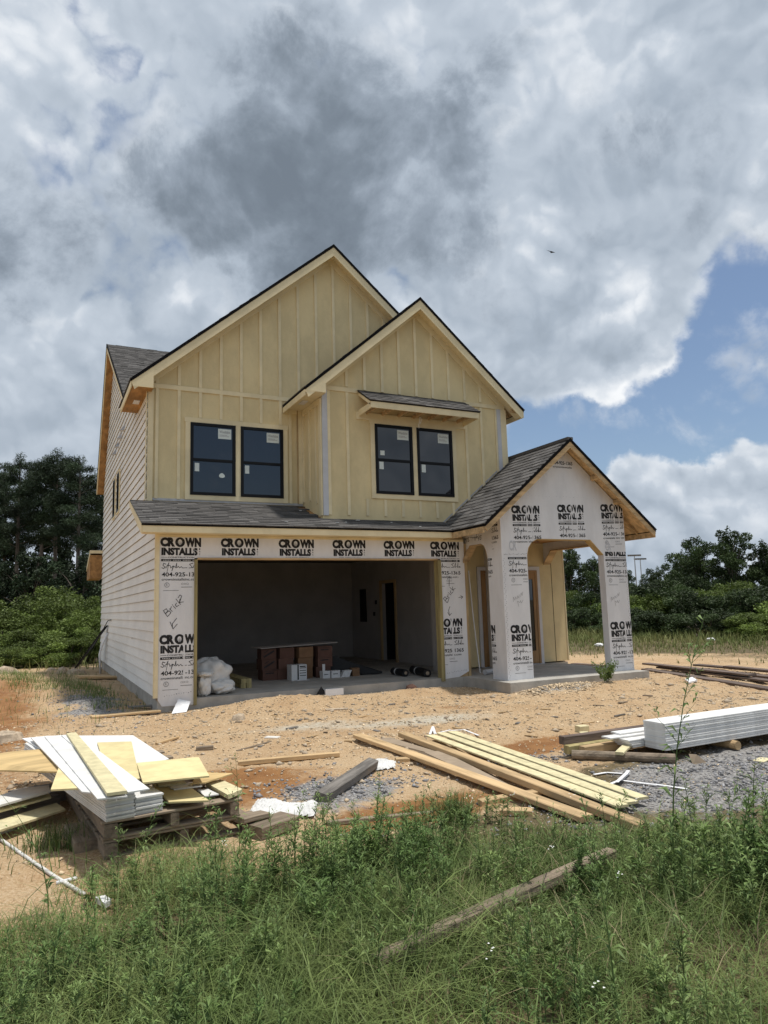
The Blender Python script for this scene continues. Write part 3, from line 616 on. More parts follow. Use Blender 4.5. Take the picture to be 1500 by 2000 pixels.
# --- left wall: lap siding, board by board
def left_wall():
    lw = MB().prism([(.02, 0.131, .06), (.02, D, .06), (.02, D, BE[1]-.2), (.02, PK[0], PK[1]-.2), (.02, 4.2, 6.4), (.02, Y1+.101, 5.9), (.02, Y1+.101, 3.0), (.02, 0.131, 3.0)], (.11, 0, 0)).build('left_wall', 'siding', house)
    e = .1815; k = 0
    bf = lambda y: (FE[1] + (y-FE[0])/(PK[0]-FE[0])*(PK[1]-FE[1]))-.2
    while True:
        z0 = .075 + e*k; z1 = z0+e-.002; k += 1
        if z0 > 9.2: break
        ya = 0.012 if z1 < 3.02 else Y1+.012
        if z0 > 5.75: ya = max(ya, FE[0] + (z1+.19-FE[1])/(PK[1]-FE[1])*(PK[0]-FE[0]))
        yb = D
        if z1 > BE[1]-.2: yb = PK[0] + (PK[1]-.2-z1)/(PK[1]-BE[1])*(BE[0]-PK[0])
        yb = min(yb, D)
        if yb-ya < .2: continue
        cuts = [ya]; y = ya + [3.66, 1.6, 2.7, .9, 2.2][k % 5]
        while y < yb-.3: cuts.append(y); y += 3.66
        cuts.append(yb)
        for a, b in zip(cuts[:-1], cuts[1:]):
            MB().add([(-.030, a, z0), (-.030, b, z0), (-.020, b, z0), (-.020, a, z0), (.012, b, z0+.03), (.012, a, z0+.03), (-.004, a, z1), (-.004, b, z1), (.012, b, z1), (.012, a, z1)],
                     [(0, 3, 2, 1), (3, 5, 4, 2), (0, 1, 7, 6), (6, 7, 8, 9), (5, 9, 8, 4), (0, 6, 9, 5, 3), (1, 2, 4, 8, 7)]).build('siding_board', 'siding', lw)
    boxpart('corner_board', (-.044, -.020, .055), (-.0305, .045, 2.95), 'yellow_trim', lw)
    boxpart('corner_board', (-.0305, -.030, .055), (.028, -.0205, 2.95), 'yellow_trim', lw)
    boxpart('corner_board', (-.044, Y1-.028, 3.58), (-.0305, Y1+.05, 5.84), 'yellow_trim', lw)
    boxpart('starter_strip', (-.004, 0.03, .03), (.018, D, .074), 'concrete', lw)
    # vent hoods
    for y, z in ((5.78, 6.13), (6.51, 6.09), (7.29, 6.03), (7.98, 5.97)):
        MB().add([(-.015, y-.09, z-.06), (-.015, y+.09, z-.06), (-.015, y, z+.12), (-.13, y-.08, z-.07), (-.13, y+.08, z-.07), (-.02, y, z+.10)], [(3, 4, 5), (0, 3, 5, 2), (1, 2, 5, 4), (0, 1, 4, 3)]).build('vent_hood', 'metal', lw)
    for ya, yb in ((6.62, 7.2), (7.75, 8.35)):
        w = MB().box((-.05, ya, 4.15), (-.016, ya+.06, 5.2)).box((-.05, yb-.06, 4.15), (-.016, yb, 5.2)).box((-.05, ya+.06, 4.15), (-.016, yb-.06, 4.21)).box((-.05, ya+.06, 5.14), (-.016, yb-.06, 5.2)).build('side_window', 'black_frame', lw)
        boxpart('pane', (-.03, ya+.055, 4.205), (-.017, yb-.055, 5.145), 'glass', w)
        for q in (((-.05, ya-.05, 4.10), (-.016, ya-.002, 5.25)), ((-.05, yb+.002, 4.10), (-.016, yb+.05, 5.25)), ((-.05, ya-.002, 5.202), (-.016, yb+.002, 5.25)), ((-.05, ya-.002, 4.10), (-.016, yb+.002, 4.148))):
            boxpart('window_casing', *q, 'yellow_trim', w)
    # pencil scribble
    sc = Flat().stroke([(0, 0), (.08, .02), (.10, -.03), (.16, .02), (.19, -.02), (.26, .03), (.30, -.01), (.37, .0)], .012)
    sc.lay('pencil_mark', lambda u, v: (-.026, 3.5-u, .98+v), 'ink_grey', lw)
    # low rear roof end that shows past the back corner
    rp = MB().prism([(-.38, D+.02, 2.64), (-.38, D+1.6, 2.64), (-.38, D+1.6, 3.0), (-.38, D+.02, 3.45)], (.36, 0, 0)).build('rear_porch_roof', 'plywood', house)
    prismpart('fascia_board', [(-.40, D+.02, 3.40), (-.40, D+1.6, 2.95), (-.40, D+1.6, 3.10), (-.40, D+.02, 3.55)], (.4, 0, 0), 'yellow_trim', rp)
left_wall()
# --- pent roof over the garage
def pent():
    x0, x1 = -.30, 5.97; yf = -.36; ze = 3.0; sl = .358
    zt = lambda y: ze + sl*(y-yf)
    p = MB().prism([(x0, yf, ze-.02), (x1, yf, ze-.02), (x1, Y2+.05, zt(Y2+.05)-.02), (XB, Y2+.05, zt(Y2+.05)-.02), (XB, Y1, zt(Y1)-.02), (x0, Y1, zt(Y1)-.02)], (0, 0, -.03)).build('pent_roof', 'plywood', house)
    n = math.hypot(1, sl)
    shingles('shingles', (x0-.02, yf-.015, ze-.018), (1, 0, 0), (0, 1, sl), x1-x0+.03, (Y1-yf)*n, p, exp=.135, tab=(.16, .42), keep=lambda u, v: (u < 3.5) or v < (Y2-yf)*n+.02)
    boxpart('drip_edge', (x0-.02, yf-.035, ze-.055), (x1-.06, yf-.021, ze-.008), 'drip_edge', p)
    boxpart('fascia_board', (x0, yf-.02, ze-.17), (x1-.1, yf, ze-.050), 'yellow_trim', p)
    boxpart('soffit', (x0+.02, yf+.002, ze-.165), (x1-.1, -.02, ze-.150), 'yellow_trim', p)
    boxpart('frieze_board', (0.03, -.034, 2.79), (6.22, -.012, ze-.168), 'yellow_trim', p)
    prismpart('rake_board', [(x0-.022, yf, ze-.03), (x0-.022, Y1, zt(Y1)-.03), (x0-.022, Y1, zt(Y1)-.14), (x0-.022, yf+.1, ze-.17), (x0-.022, yf, ze-.17)], (.022, 0, 0), 'yellow_trim', p)
    prismpart('rake_soffit', [(x0, yf+.03, ze-.145), (x0, Y1, zt(Y1)-.135), (-.03, Y1, zt(Y1)-.135), (-.03, yf+.03, ze-.145)], (0, 0, .012), 'yellow_trim', p)
    fl = MB().box((.1, Y1-.014, zt(Y1)-.005), (XB-.02, Y1-.003, zt(Y1)+.045)).build('flashing', 'metal', p)
    for (x, y) in ((2.95, .95), (3.55, .0), (3.35, -.05), (2.3, -.1), (4.6, .1), (5.1, -.2), (3.9, .2)):
        s = random.uniform(.012, .03); z = zt(y)+.006
        MB().box((x-s*1.4, y-s, z), (x+s, y+s*.8, z+.012)).build('paint_chip', 'white_board', p)
pent()
# --- garage walls with house wrap
JL, JR, JH = .676, 5.576, 2.397
gw = MB().box((0.03, 0.0, 0.0), (.62, .13, 2.98)).box((.62, 0.0, JH+.03), (5.66, .13, 2.98)).box((5.66, 0.0, 0.0), (6.22, .13, 2.98)).build('garage_front_wall', 'bare_wood', house)
def wrap_sheet(name, poly, ext, parent): return prismpart(name, poly, ext, 'wrap', parent)
wl = wrap_sheet('house_wrap', [(.03, -.010, .02), (.10, -.010, -.09), (.625, -.010, -.10), (.625, -.010, JH+.028), (5.655, -.010, JH+.028), (5.655, -.010, -.02), (6.0, -.010, .0), (6.235, -.010, .10), (6.235, -.010, 2.80), (.03, -.010, 2.80)], (0, .0095, 0), gw)
boxpart('jamb', (.625, -.040, -.11), (JL, .135, JH+.001), 'treated_wood', gw)
boxpart('jamb', (JR, -.040, -.06), (5.652, .135, JH+.001), 'treated_wood', gw)
boxpart('jamb', (JL, -.038, JH), (JR, .135, JH+.032), 'bare_wood', gw, label='bare wooden head jamb of the garage opening')
boxpart('end_stud', (6.245, .02, 0.0), (6.315, .11, 2.75), 'bare_wood_vertical', gw)
# lettering of the wrap: one printed block, laid again and again
def print_block():
    b = Flat(); g = Flat(); wht = Flat()
    b.text('CR', 0, -.165, .252, .165, .075).text('WN', .418, -.165, .282, .165, .075)
    ring = [(.335+.084*math.cos(a), -.0825+.086*math.sin(a)) for a in np.linspace(0, 2*math.pi, 25)]; inn = [(.335+.036*math.cos(a), -.0825+.050*math.sin(a)) for a in np.linspace(0, 2*math.pi, 25)]
    for i in range(24): b.poly([ring[i], ring[i+1], inn[i+1], inn[i]])
    for k in (-1, 0, 1): b.poly([(.335+k*.020-.006, -.135), (.335+k*.020+.006, -.135), (.335+k*.026, -.060+.012*(k == 0))])
    b.text('INSTALLS', .02, -.315, .62, .135, .065)
    for i, ch in enumerate('INC'): b.text(ch, .665, -.215-.045*i, .02, .03, .02)
    b.text('CONSTRUCTION', .13, -.362, .46, .026, .02).poly([(.02, -.352), (.12, -.352), (.12, -.345), (.02, -.345)]).poly([(.60, -.352), (.70, -.352), (.70, -.345), (.60, -.345)])
    b.poly([(.02, -.42), (.70, -.42), (.705, -.40), (.70, -.378), (.02, -.378), (.015, -.40)])
    for i in range(22):
        if i % 6 != 5: wht.poly([(.05+i*.028, -.406), (.05+i*.028+.018, -.406), (.05+i*.028+.018, -.392), (.05+i*.028, -.392)])
    def curve(pts, w): b.stroke(pts, w)
    S_ = [(.10, -.47), (.06, -.455), (.05, -.49), (.09, -.52), (.06, -.545), (.03, -.53)]
    curve(S_, .011); curve([(.10, -.54), (.15, -.44), (.12, -.60)], .008)
    curve([(.11, -.50), (.17, -.49), (.18, -.535), (.22, -.50), (.20, -.59), (.23, -.50), (.26, -.53), (.28, -.45), (.28, -.535), (.31, -.505), (.33, -.535), (.36, -.51), (.38, -.535), (.46, -.53)], .009)
    curve([(.56, -.45), (.50, -.47), (.53, -.50), (.55, -.53), (.49, -.535)], .010); curve([(.56, -.535), (.60, -.44), (.59, -.535), (.63, -.505), (.64, -.535), (.66, -.44), (.65, -.535), (.70, -.51), (.69, -.535), (.72, -.525)], .009)
    b.text('404-925-1365', .03, -.685, .68, .075, .022)
    b.text('crowninstallsinc.com', .03, -.755, .62, .045, .012)
    for i in range(12):
        a0, a1 = 2*math.pi*i/12, 2*math.pi*(i+1)/12
        g.poly([(.12+.045*math.cos(a), -.83+.045*math.sin(a)) for a in (a0, a1)] + [(.12+.034*math.cos(a), -.83+.034*math.sin(a)) for a in (a1, a0)])
    g.text('R', .105, -.85, .03, .04, .01).text('OXO', .36, -.83, .13, .035, .012).poly([(.36, -.875), (.55, -.875), (.55, -.862), (.36, -.862)]).poly([(.06, -.93), (.32, -.93), (.32, -.92), (.06, -.92)])
    return b, g, wht
PB, PG, PW = print_block()
def stamp(parent, fn, clips, drop=(), eps=.002, tilt=0.0):
    tilt += random.uniform(-.008, .008)
    for fl, m, k in ((PB, 'ink', 1), (PG, 'ink_grey', 1), (PW, 'ink_white', 2)):
        fl.lay('print', lambda u, v, k=k: fn(u, v+u*tilt, eps*k), m, parent, clips, drop if fl is PB else (), kind=None if fl is PB else 'stuff')
def U0(a): return ((a, 0), (1, 0))
def U1(a): return ((a, 0), (-1, 0))
def V0(a): return ((0, a), (0, 1))
def V1(a): return ((0, a), (0, -1))
YG = -.0105
for i, x0 in enumerate((.04, 1.09, 2.17, 3.25, 4.35, 5.42)):
    fn = lambda u, v, e, x0=x0: (x0+u, YG-e, 2.785+v)
    if i == 0: stamp(wl, fn, [U0(.0), U1(.58), V0(-1.2)]); 
    if i == 0: stamp(wl, fn, [U0(.585), V0(-.345)])
    if 0 < i < 5: stamp(wl, fn, [V0(-.345)])
    if i == 5: stamp(wl, fn, [U0(.24), U1(.80)], [(.625, .64)]); stamp(wl, fn, [U1(.24), V0(-.345)])
stamp(wl, lambda u, v, e: (.045+u, YG-e, 1.105+v), [U1(.575)], [(.40, .43)])
stamp(wl, lambda u, v, e: (5.42+u, YG-e, 1.19+v), [U0(.245)], [(.44, .47)])
def marker(strokes, fn, parent, w=.010, m='ink'):
    f_ = Flat()
    for s in strokes: f_.stroke(s, w)
    f_.lay('marker_note', fn, m, parent)
BR = [[(0, 0), (.02, .12), (.08, .11), (.07, .06), (.01, .055), (.09, .05), (.09, .0), (0, -.01)], [(.12, .0), (.12, .07)], [(.12, .05), (.17, .075)], [(.20, .0), (.20, .06)], [(.20, .08), (.205, .09)], [(.28, .06), (.24, .05), (.235, .01), (.28, .0)], [(.31, -.01), (.32, .12)], [(.37, .07), (.32, .03), (.38, -.01)]]
def rot(strokes, a, du, dv, s=1.0):
    c, k = math.cos(a)*s, math.sin(a)*s
    return [[(du+x*c-y*k, dv+x*k+y*c) for x, y in st] for st in strokes]
mk = lambda u, v: (u, YG-.003, v)
marker(rot(BR, .75, .17, 1.42, .95), mk, wl); marker([[(.35, 1.73), (.38, 1.78), (.41, 1.76), (.38, 1.66)], [(.33, 1.38), (.26, 1.29), (.26, 1.22)], [(.22, 1.32), (.27, 1.20), (.34, 1.28)]], mk, wl)
marker(rot(BR, .95, 5.77, 1.52, .95), mk, wl); marker([[(5.84, 1.86), (5.85, 2.04)], [(5.80, 2.0), (5.85, 2.06), (5.90, 2.01)], [(5.84, 1.44), (5.80, 1.36), (5.82, 1.27)], [(5.78, 1.32), (5.82, 1.25), (5.87, 1.30)], [(6.06, 1.62), (6.15, 1.63)], [(6.11, 1.66), (6.16, 1.63), (6.12, 1.59)]], mk, wl)
# stapled seams
def seam(parent, pts, n, fn, m='ink_grey', s=.010):
    f_ = Flat()
    for i in range(n):
        t = (i+.5)/n; x = pts[0][0]+(pts[1][0]-pts[0][0])*t; y = pts[0][1]+(pts[1][1]-pts[0][1])*t + random.uniform(-.008, .008)
        a = random.uniform(.6, 1.2)*s; f_.poly([(x-a, y), (x, y-a), (x+a, y), (x, y+a*.8)])
    f_.lay('edge_marks', fn, m, parent, kind='stuff')
seam(wl, [(.12, .08), (.60, .12)], 12, mk); seam(wl, [(5.70, .10), (6.2, .13)], 12, mk)
# --- porch
XP, YP = 6.316, -1.258; XQ = 9.57; AT = 2.75
P1, P2 = 6.93, 8.935
PX, PZ, PS = 7.95, 4.83, .825
proof = gable_roof('porch_roof', PX, PZ, PS, 2.2, 2.22, -1.57, Y2, 6.0, 'bare_wood', YP, rise=.13, soffit_m=None, rake_m='bare_wood', coarse=(False, True))
zp_ = lambda x: PZ - PS*abs(x-PX)
prismpart('roof_strip', [(7.76, Y2+.02, zp_(7.76)-.01), (7.76, 6.0, zp_(7.76)-.01), (PX, 6.0, PZ-.01), (PX, Y2+.02, PZ-.01)], (0, 0, -.05), 'shingle', proof)
boxpart('ridge_cap', (PX-.07, -1.58, PZ-.05), (PX+.07, 6.0, PZ+.012), 'shingle', proof)
prismpart('flashing', [(5.95, Y2-.012, zp_(5.95)+.015), (7.74, Y2-.012, zp_(7.74)+.015), (7.74, Y2-.012, zp_(7.74)+.055), (5.95, Y2-.012, zp_(5.95)+.055)], (0, .008, 0), 'metal', proof)
for k in range(4):                                        # lookouts and tails under the open right eave
    y = -1.50 + .4*k
    prismpart('rafter_tail', [(9.62, y, zp_(9.62)-.065), (10.14, y, zp_(10.14)-.065), (10.14, y, zp_(10.14)-.13), (9.62, y, zp_(9.62)-.17)], (0, .038, 0), 'bare_wood', proof)
    prismpart('rafter_tail', [(6.27, y, zp_(6.27)-.065), (5.78, y, zp_(5.78)-.065), (5.78, y, zp_(5.78)-.12), (6.27, y, zp_(6.27)-.16)], (0, .038, 0), 'bare_wood', proof)
for x in (6.6, 7.2, 8.7, 9.3): prismpart('lookout', [(x, -1.54, zp_(x)-.10), (x+.038, -1.54, zp_(x+.038)-.10), (x+.038, -1.54, zp_(x+.038)-.17), (x, -1.54, zp_(x)-.17)], (0, .27, 0), 'bare_wood', proof)
# front arch wall as one framed face
T = .17
front = [(XP, YP, 0.0), (P1, YP, 0.0), (P1, YP, 2.42), (7.21, YP, AT), (8.60, YP, AT+.01), (P2, YP, 2.44), (P2, YP, 0.0), (XQ, YP, 0.0), (XQ, YP, zp_(XQ)-.10), (PX, YP, PZ-.12), (XP, YP, zp_(XP)-.10)]
def wall_from_strips(name, m, pieces, parent):
    b = MB()
    for poly, ext in pieces: b.prism(poly, ext)
    return b.build(name, m, parent)
e_ = (0, T, 0)
pf = wall_from_strips('porch_front_wall', 'wrap', [
    ([(XP, YP, 0), (P1, YP, 0), (P1, YP, 2.42), (XP, YP, 2.42)], e_), ([(P2, YP, 0), (XQ, YP, 0), (XQ, YP, 2.44), (P2, YP, 2.44)], e_),
    ([(XP, YP, 2.42), (P1, YP, 2.42), (6.965, YP, 2.56), (7.06, YP, 2.68), (7.21, YP, AT), (7.21, YP, zp_(7.21)-.09), (XP, YP, zp_(XP)-.09)], e_),
    ([(7.21, YP, AT), (8.60, YP, AT), (8.60, YP, zp_(8.60)-.09), (PX, YP, PZ-.09), (7.21, YP, zp_(7.21)-.09)], e_),
    ([(8.60, YP, AT), (P2, YP, 2.44), (XQ, YP, 2.44), (XQ, YP, zp_(XQ)-.09), (8.60, YP, zp_(8.60)-.09)], e_)], house)
# bare wooden lining of the arch
for a, b in (((P1, 2.42), (6.965, 2.56)), ((6.965, 2.56), (7.06, 2.68)), ((7.06, 2.68), (7.21, AT)), ((7.21, AT), (8.60, AT)), ((8.60, AT), (P2, 2.44))):
    d = np.array((b[0]-a[0], b[1]-a[1])); n = np.array((d[1], -d[0]))/np.linalg.norm(d)*.014
    prismpart('arch_lining', [(a[0], YP+.006, a[1]), (b[0], YP+.006, b[1]), (b[0]+n[0], YP+.006, b[1]+n[1]), (a[0]+n[0], YP+.006, a[1]+n[1])], (0, T, 0), 'plywood_pale', pf)
# left side wall: post leg, arch, header
YB = YP+.493
XT = (.16, 0, 0)
pside = wall_from_strips('porch_side_wall', 'wrap', [
    ([(XP, YP+T, 0), (XP, YB, 0), (XP, YB, 2.40), (XP, YP+T, 2.40)], XT), ([(XP, YP+T, 2.40), (XP, YB, 2.40), (XP, YB+.04, 2.55), (XP, YB+.11, 2.65), (XP, YB+.22, 2.70), (XP, YB+.22, 3.10), (XP, YP+T, 3.10)], XT),
    ([(XP, YB+.22, 2.70), (XP, -.12, 2.70), (XP, -.12, 3.10), (XP, YB+.22, 3.10)], XT), ([(XP, -.12, 2.70), (XP, .20, 2.40), (XP, .28, 2.40), (XP, .28, 3.10), (XP, -.12, 3.10)], XT)], house)
for a, b in (((YB, 2.40), (YB+.04, 2.55)), ((YB+.04, 2.55), (YB+.11, 2.65)), ((YB+.11, 2.65), (YB+.22, 2.70)), ((YB+.22, 2.70), (-.12, 2.70)), ((-.12, 2.70), (.20, 2.38))):
    d = np.array((b[0]-a[0], b[1]-a[1])); n = np.array((d[1], -d[0]))/np.linalg.norm(d)*.014
    prismpart('arch_lining', [(XP-.004, a[0], a[1]), (XP-.004, b[0], b[1]), (XP-.004, b[0]+n[0], b[1]+n[1]), (XP-.004, a[0]+n[0], a[1]+n[1])], (.17, 0, 0), 'bare_wood', pside)
# diagonal brace beside the garage header
prismpart('arch_brace', [(6.20, -.055, 2.34), (6.20, -.055, 2.42), (6.37, -.055, 2.73), (6.42, -.055, 2.73), (6.26, -.055, 2.36)], (0, .04, 0), 'bare_wood', pside)
# right side wall
XI = XQ-.16
pr = wall_from_strips('porch_right_wall', 'wrap', [
    ([(XI, YP+T, 0), (XI, YP+.45, 0), (XI, YP+.45, 2.42), (XI, YP+T, 2.42)], XT), ([(XI, YP+T, 2.42), (XI, YP+.45, 2.42), (XI, YP+.72, 2.72), (XI, YP+.72, 3.35), (XI, YP+T, 3.35)], XT),
    ([(XI, YP+.72, 2.72), (XI, 1.0, 2.72), (XI, 1.0, 3.35), (XI, YP+.72, 3.35)], XT), ([(XI, 1.0, 2.72), (XI, 1.30, 2.40), (XI, 1.33, 2.40), (XI, 1.33, 3.35), (XI, 1.0, 3.35)], XT)], house)
for a, b in (((YP+.45, 2.42), (YP+.72, 2.72)), ((YP+.72, 2.72), (1.0, 2.72)), ((1.0, 2.72), (1.30, 2.40))):
    d = np.array((b[0]-a[0], b[1]-a[1])); n = np.array((d[1], -d[0]))/np.linalg.norm(d)*.014
    prismpart('arch_lining', [(XI-.05, a[0], a[1]), (XI-.05, b[0], b[1]), (XI-.05, b[0]+n[0], b[1]+n[1]), (XI-.05, a[0]+n[0], a[1]+n[1])], (.21, 0, 0), 'bare_wood', pr)
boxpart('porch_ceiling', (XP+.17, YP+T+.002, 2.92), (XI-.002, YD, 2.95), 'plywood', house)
# prints on the porch
YF = YP-.0005
for x0, zt, cl, dr in ((6.60, 3.41, [V0(-.75)], [(.36, .385), (.50, .53)]), (7.76, 3.47, [V0(-.71)], [(.36, .385), (.50, .53)]), (8.93, 3.52, [U1(.625)], [(.36, .385), (.50, .53)])):
    stamp(pf, lambda u, v, e, x0=x0, zt=zt: (x0+u, YF-e, zt+v), cl, dr, tilt=.03)
stamp(pf, lambda u, v, e: (6.44+u, YF-e, 2.75+v), [V1(-.36), U1(.47), V0(-1.1)], tilt=.0)
stamp(pf, lambda u, v, e: (6.43+u, YF-e, 1.05+v), [U1(.485)], [(.405, .425)], tilt=.0)
stamp(pf, lambda u, v, e: (8.96+u, YF-e, 2.72+v), [V1(-.22), U1(.60), V0(-1.1)], tilt=.0)
stamp(pf, lambda u, v, e: (8.98+u, YF-e, 1.02+v), [U1(.58)], [(.40, .44)], tilt=.0)
fs = lambda y0, z0: (lambda u, v, e: (XP-.0005-e, y0-u, z0+v))
stamp(pside, fs(YB+.55, 2.75), [V1(-.36), U0(.56), V0(-1.1)]); stamp(pside, fs(YB+.55, 1.05), [U0(.56)])
stamp(pside, fs(YB+.30, 3.42), [V1(-.34), V0(-.90), U0(.48)])
stamp(pside, lambda u, v, e: (XP-.0005-e, -.62+u, 2.33-v), [V1(-.44), U0(.02)])
mp = lambda u, v: (u, YF-.003, v)
SCR = [[(0, .02), (.03, .12), (.05, .04), (.09, .1), (.1, .05)], [(.12, .05), (.15, .11), (.17, .05), (.2, .12)], [(.22, .06), (.26, .14), (.27, .08), (.31, .15)], [(.10, -.12), (.11, 0), (.16, -.05), (.19, -.01), (.2, -.07), (.26, -.02)]]
marker(rot(SCR, .28, 6.54, 1.48, .9), mp, pf, .007, 'ink_grey'); marker(rot(SCR, .25, 9.06, 1.43, .9), mp, pf, .007, 'ink_grey')
for z0, z1 in ((.05, 2.38),): 
    seam(pf, [(6.37, z0), (6.36, z1)], 1, mp)
    f_ = Flat()
    for i in range(64):
        z = z0+(z1-z0)*i/64; x = 6.36+.018*math.sin(i*2.1); f_.poly([(x-.008, z), (x, z-.010), (x+.008, z), (x, z+.010)])
        x = 9.53+.014*math.sin(i*1.7); f_.poly([(x-.008, z), (x, z-.010), (x+.008, z), (x, z+.010)])
    f_.lay('edge_marks', mp, 'ink_grey', pf, kind='stuff')
seam(pf, [(6.36, 2.425), (6.93, 2.44)], 18, mp); seam(pf, [(6.9, 3.63), (8.9, 3.64)], 22, mp, s=.006); seam(pf, [(8.95, 2.44), (9.5, 2.45)], 10, mp, s=.006)
Flat().text('404-925-1365', 7.72, 4.32, .52, .075, .02).text('crowninstalls', 7.72, 4.25, .5, .04, .012).lay('print', mp, 'ink', pf)
Flat().text('CR', 6.50, 2.50, .18, .2, .03).text('CR', 9.0, 2.52, .16, .16, .03).lay('print', mp, 'pvc_strip', pf)
# --- entry wall and door
ew = boxpart('entry_wall', (6.32, YD, .03), (XW, YD+.12, 3.0), 'yellow_panel', house)
for x in (6.42, 6.83, 9.62): boxpart('panel_seam', (x-.006, YD-.004, .03), (x+.006, YD-.0005, 2.9), 'drip_edge' if x > 9 else 'yellow_trim', ew)
boxpart('corner_board', (XW-.01, YD-.012, .03), (XW+.02, YD+.12, 2.95), 'yellow_trim', ew)
dr_ = MB().box((7.50, YD-.05, 0.02), (7.56, YD-.001, 2.25)).box((9.08, YD-.05, .02), (9.14, YD-.001, 2.25)).box((7.56, YD-.05, 2.19), (9.08, YD-.001, 2.25)).build('front_door', 'orange_wood', house)
for a, b in (((7.41, YD-.04, .02), (7.498, YD-.001, 2.34)), ((9.142, YD-.04, .02), (9.23, YD-.001, 2.34)), ((7.498, YD-.04, 2.252), (9.142, YD-.001, 2.34))): boxpart('door_casing', a, b, 'white_paint', dr_)
for xa, xb in ((7.565, 8.315), (8.325, 9.075)):
    lf = MB().box((xa, YD-.04, .03), (xa+.07, YD-.002, 2.185)).box((xb-.07, YD-.04, .03), (xb, YD-.002, 2.185)).box((xa+.07, YD-.04, .03), (xb-.07, YD-.002, .32)).box((xa+.07, YD-.04, 2.03), (xb-.07, YD-.002, 2.185)).build('door_leaf', 'orange_wood', dr_)
    boxpart('pane', (xa+.068, YD-.022, .318), (xb-.068, YD-.006, 2.032), 'glass', lf)
    boxpart('sticker', (xa+.2, YD-.026, .92), (xa+.34, YD-.0235, 1.02), 'sticker', lf)
boxpart('door_sill', (7.45, YD-.09, 0.0), (9.2, YD-.0, .019), 'metal', dr_)
boxpart('wing_right_wall', (XW-.12, YD+.12, 0.0), (XW, 6.0, 3.15), 'siding', house)
boxpart('wing_back_wall', (XR, 5.88, 0.0), (XW-.12, 6.0, 3.15), 'siding', house)
boxpart('wing_ceiling', (XR, YD+.12, 2.9), (XW-.12, 5.88, 2.98), 'plywood', house)
boxpart('wing_gable', (8.0, 5.9, 3.15), (9.6, 6.0, 3.4), 'siding', house)
# --- garage interior
gi = MB().box((.02, .13, 0.0), (.10, 7.6, 2.9)).box((.1, 7.42, 0), (6.9, 7.55, 2.9)).box((6.85, 1.45, 0), (6.95, 4.48, 2.9)).box((6.85, 5.30, 0), (6.95, 7.42, 2.9)).box((6.85, 4.48, 2.12), (6.95, 5.30, 2.9)).box((6.22, .13, 0), (6.32, 1.45, 2.9)).build('garage_wall', 'drywall', house)
for x0, x1 in ((.11, 2.55), (2.553, 4.99), (4.993, 6.77)):
    for z0, z1 in ((.07, 1.25), (1.253, 2.84)): boxpart('drywall_sheet', (x0, 7.405, z0), (x1, 7.418, z1), 'drywall', gi)
for y0, y1, zz in ((1.46, 4.38, None), (5.40, 7.40, None)):
    for z0, z1 in ((.07, 1.25), (1.253, 2.84)): boxpart('drywall_sheet', (6.835, y0, z0), (6.848, y1, z1), 'drywall', gi)
boxpart('drywall_sheet', (6.835, 4.38, 2.22), (6.848, 5.40, 2.84), 'drywall', gi)
for y0, y1 in ((.14, 3.7), (3.703, 7.4)):
    for z0, z1 in ((.07, 1.25), (1.253, 2.84)): boxpart('drywall_sheet', (.102, y0, z0), (.115, y1, z1), 'drywall', gi)
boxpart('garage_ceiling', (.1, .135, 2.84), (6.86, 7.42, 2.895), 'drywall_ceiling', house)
for a, b in (((6.80, 4.39, 0), (6.86, 4.47, 2.2)), ((6.80, 5.31, 0), (6.86, 5.39, 2.2)), ((6.80, 4.47, 2.12), (6.86, 5.31, 2.2))): boxpart('door_jamb', a, b, 'bare_wood_vertical', gi)
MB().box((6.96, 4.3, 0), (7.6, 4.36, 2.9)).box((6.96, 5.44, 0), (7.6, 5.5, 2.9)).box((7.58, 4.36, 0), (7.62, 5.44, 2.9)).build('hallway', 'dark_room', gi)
boxpart('panel_box', (6.80, 6.35, 1.05), (6.834, 6.75, 2.0), 'black_plastic', gi)
for y, z in ((5.62, 1.55), (5.75, 1.22)): boxpart('outlet_box', (6.815, y, z), (6.834, y+.11, z+.11), 'black_plastic', gi)
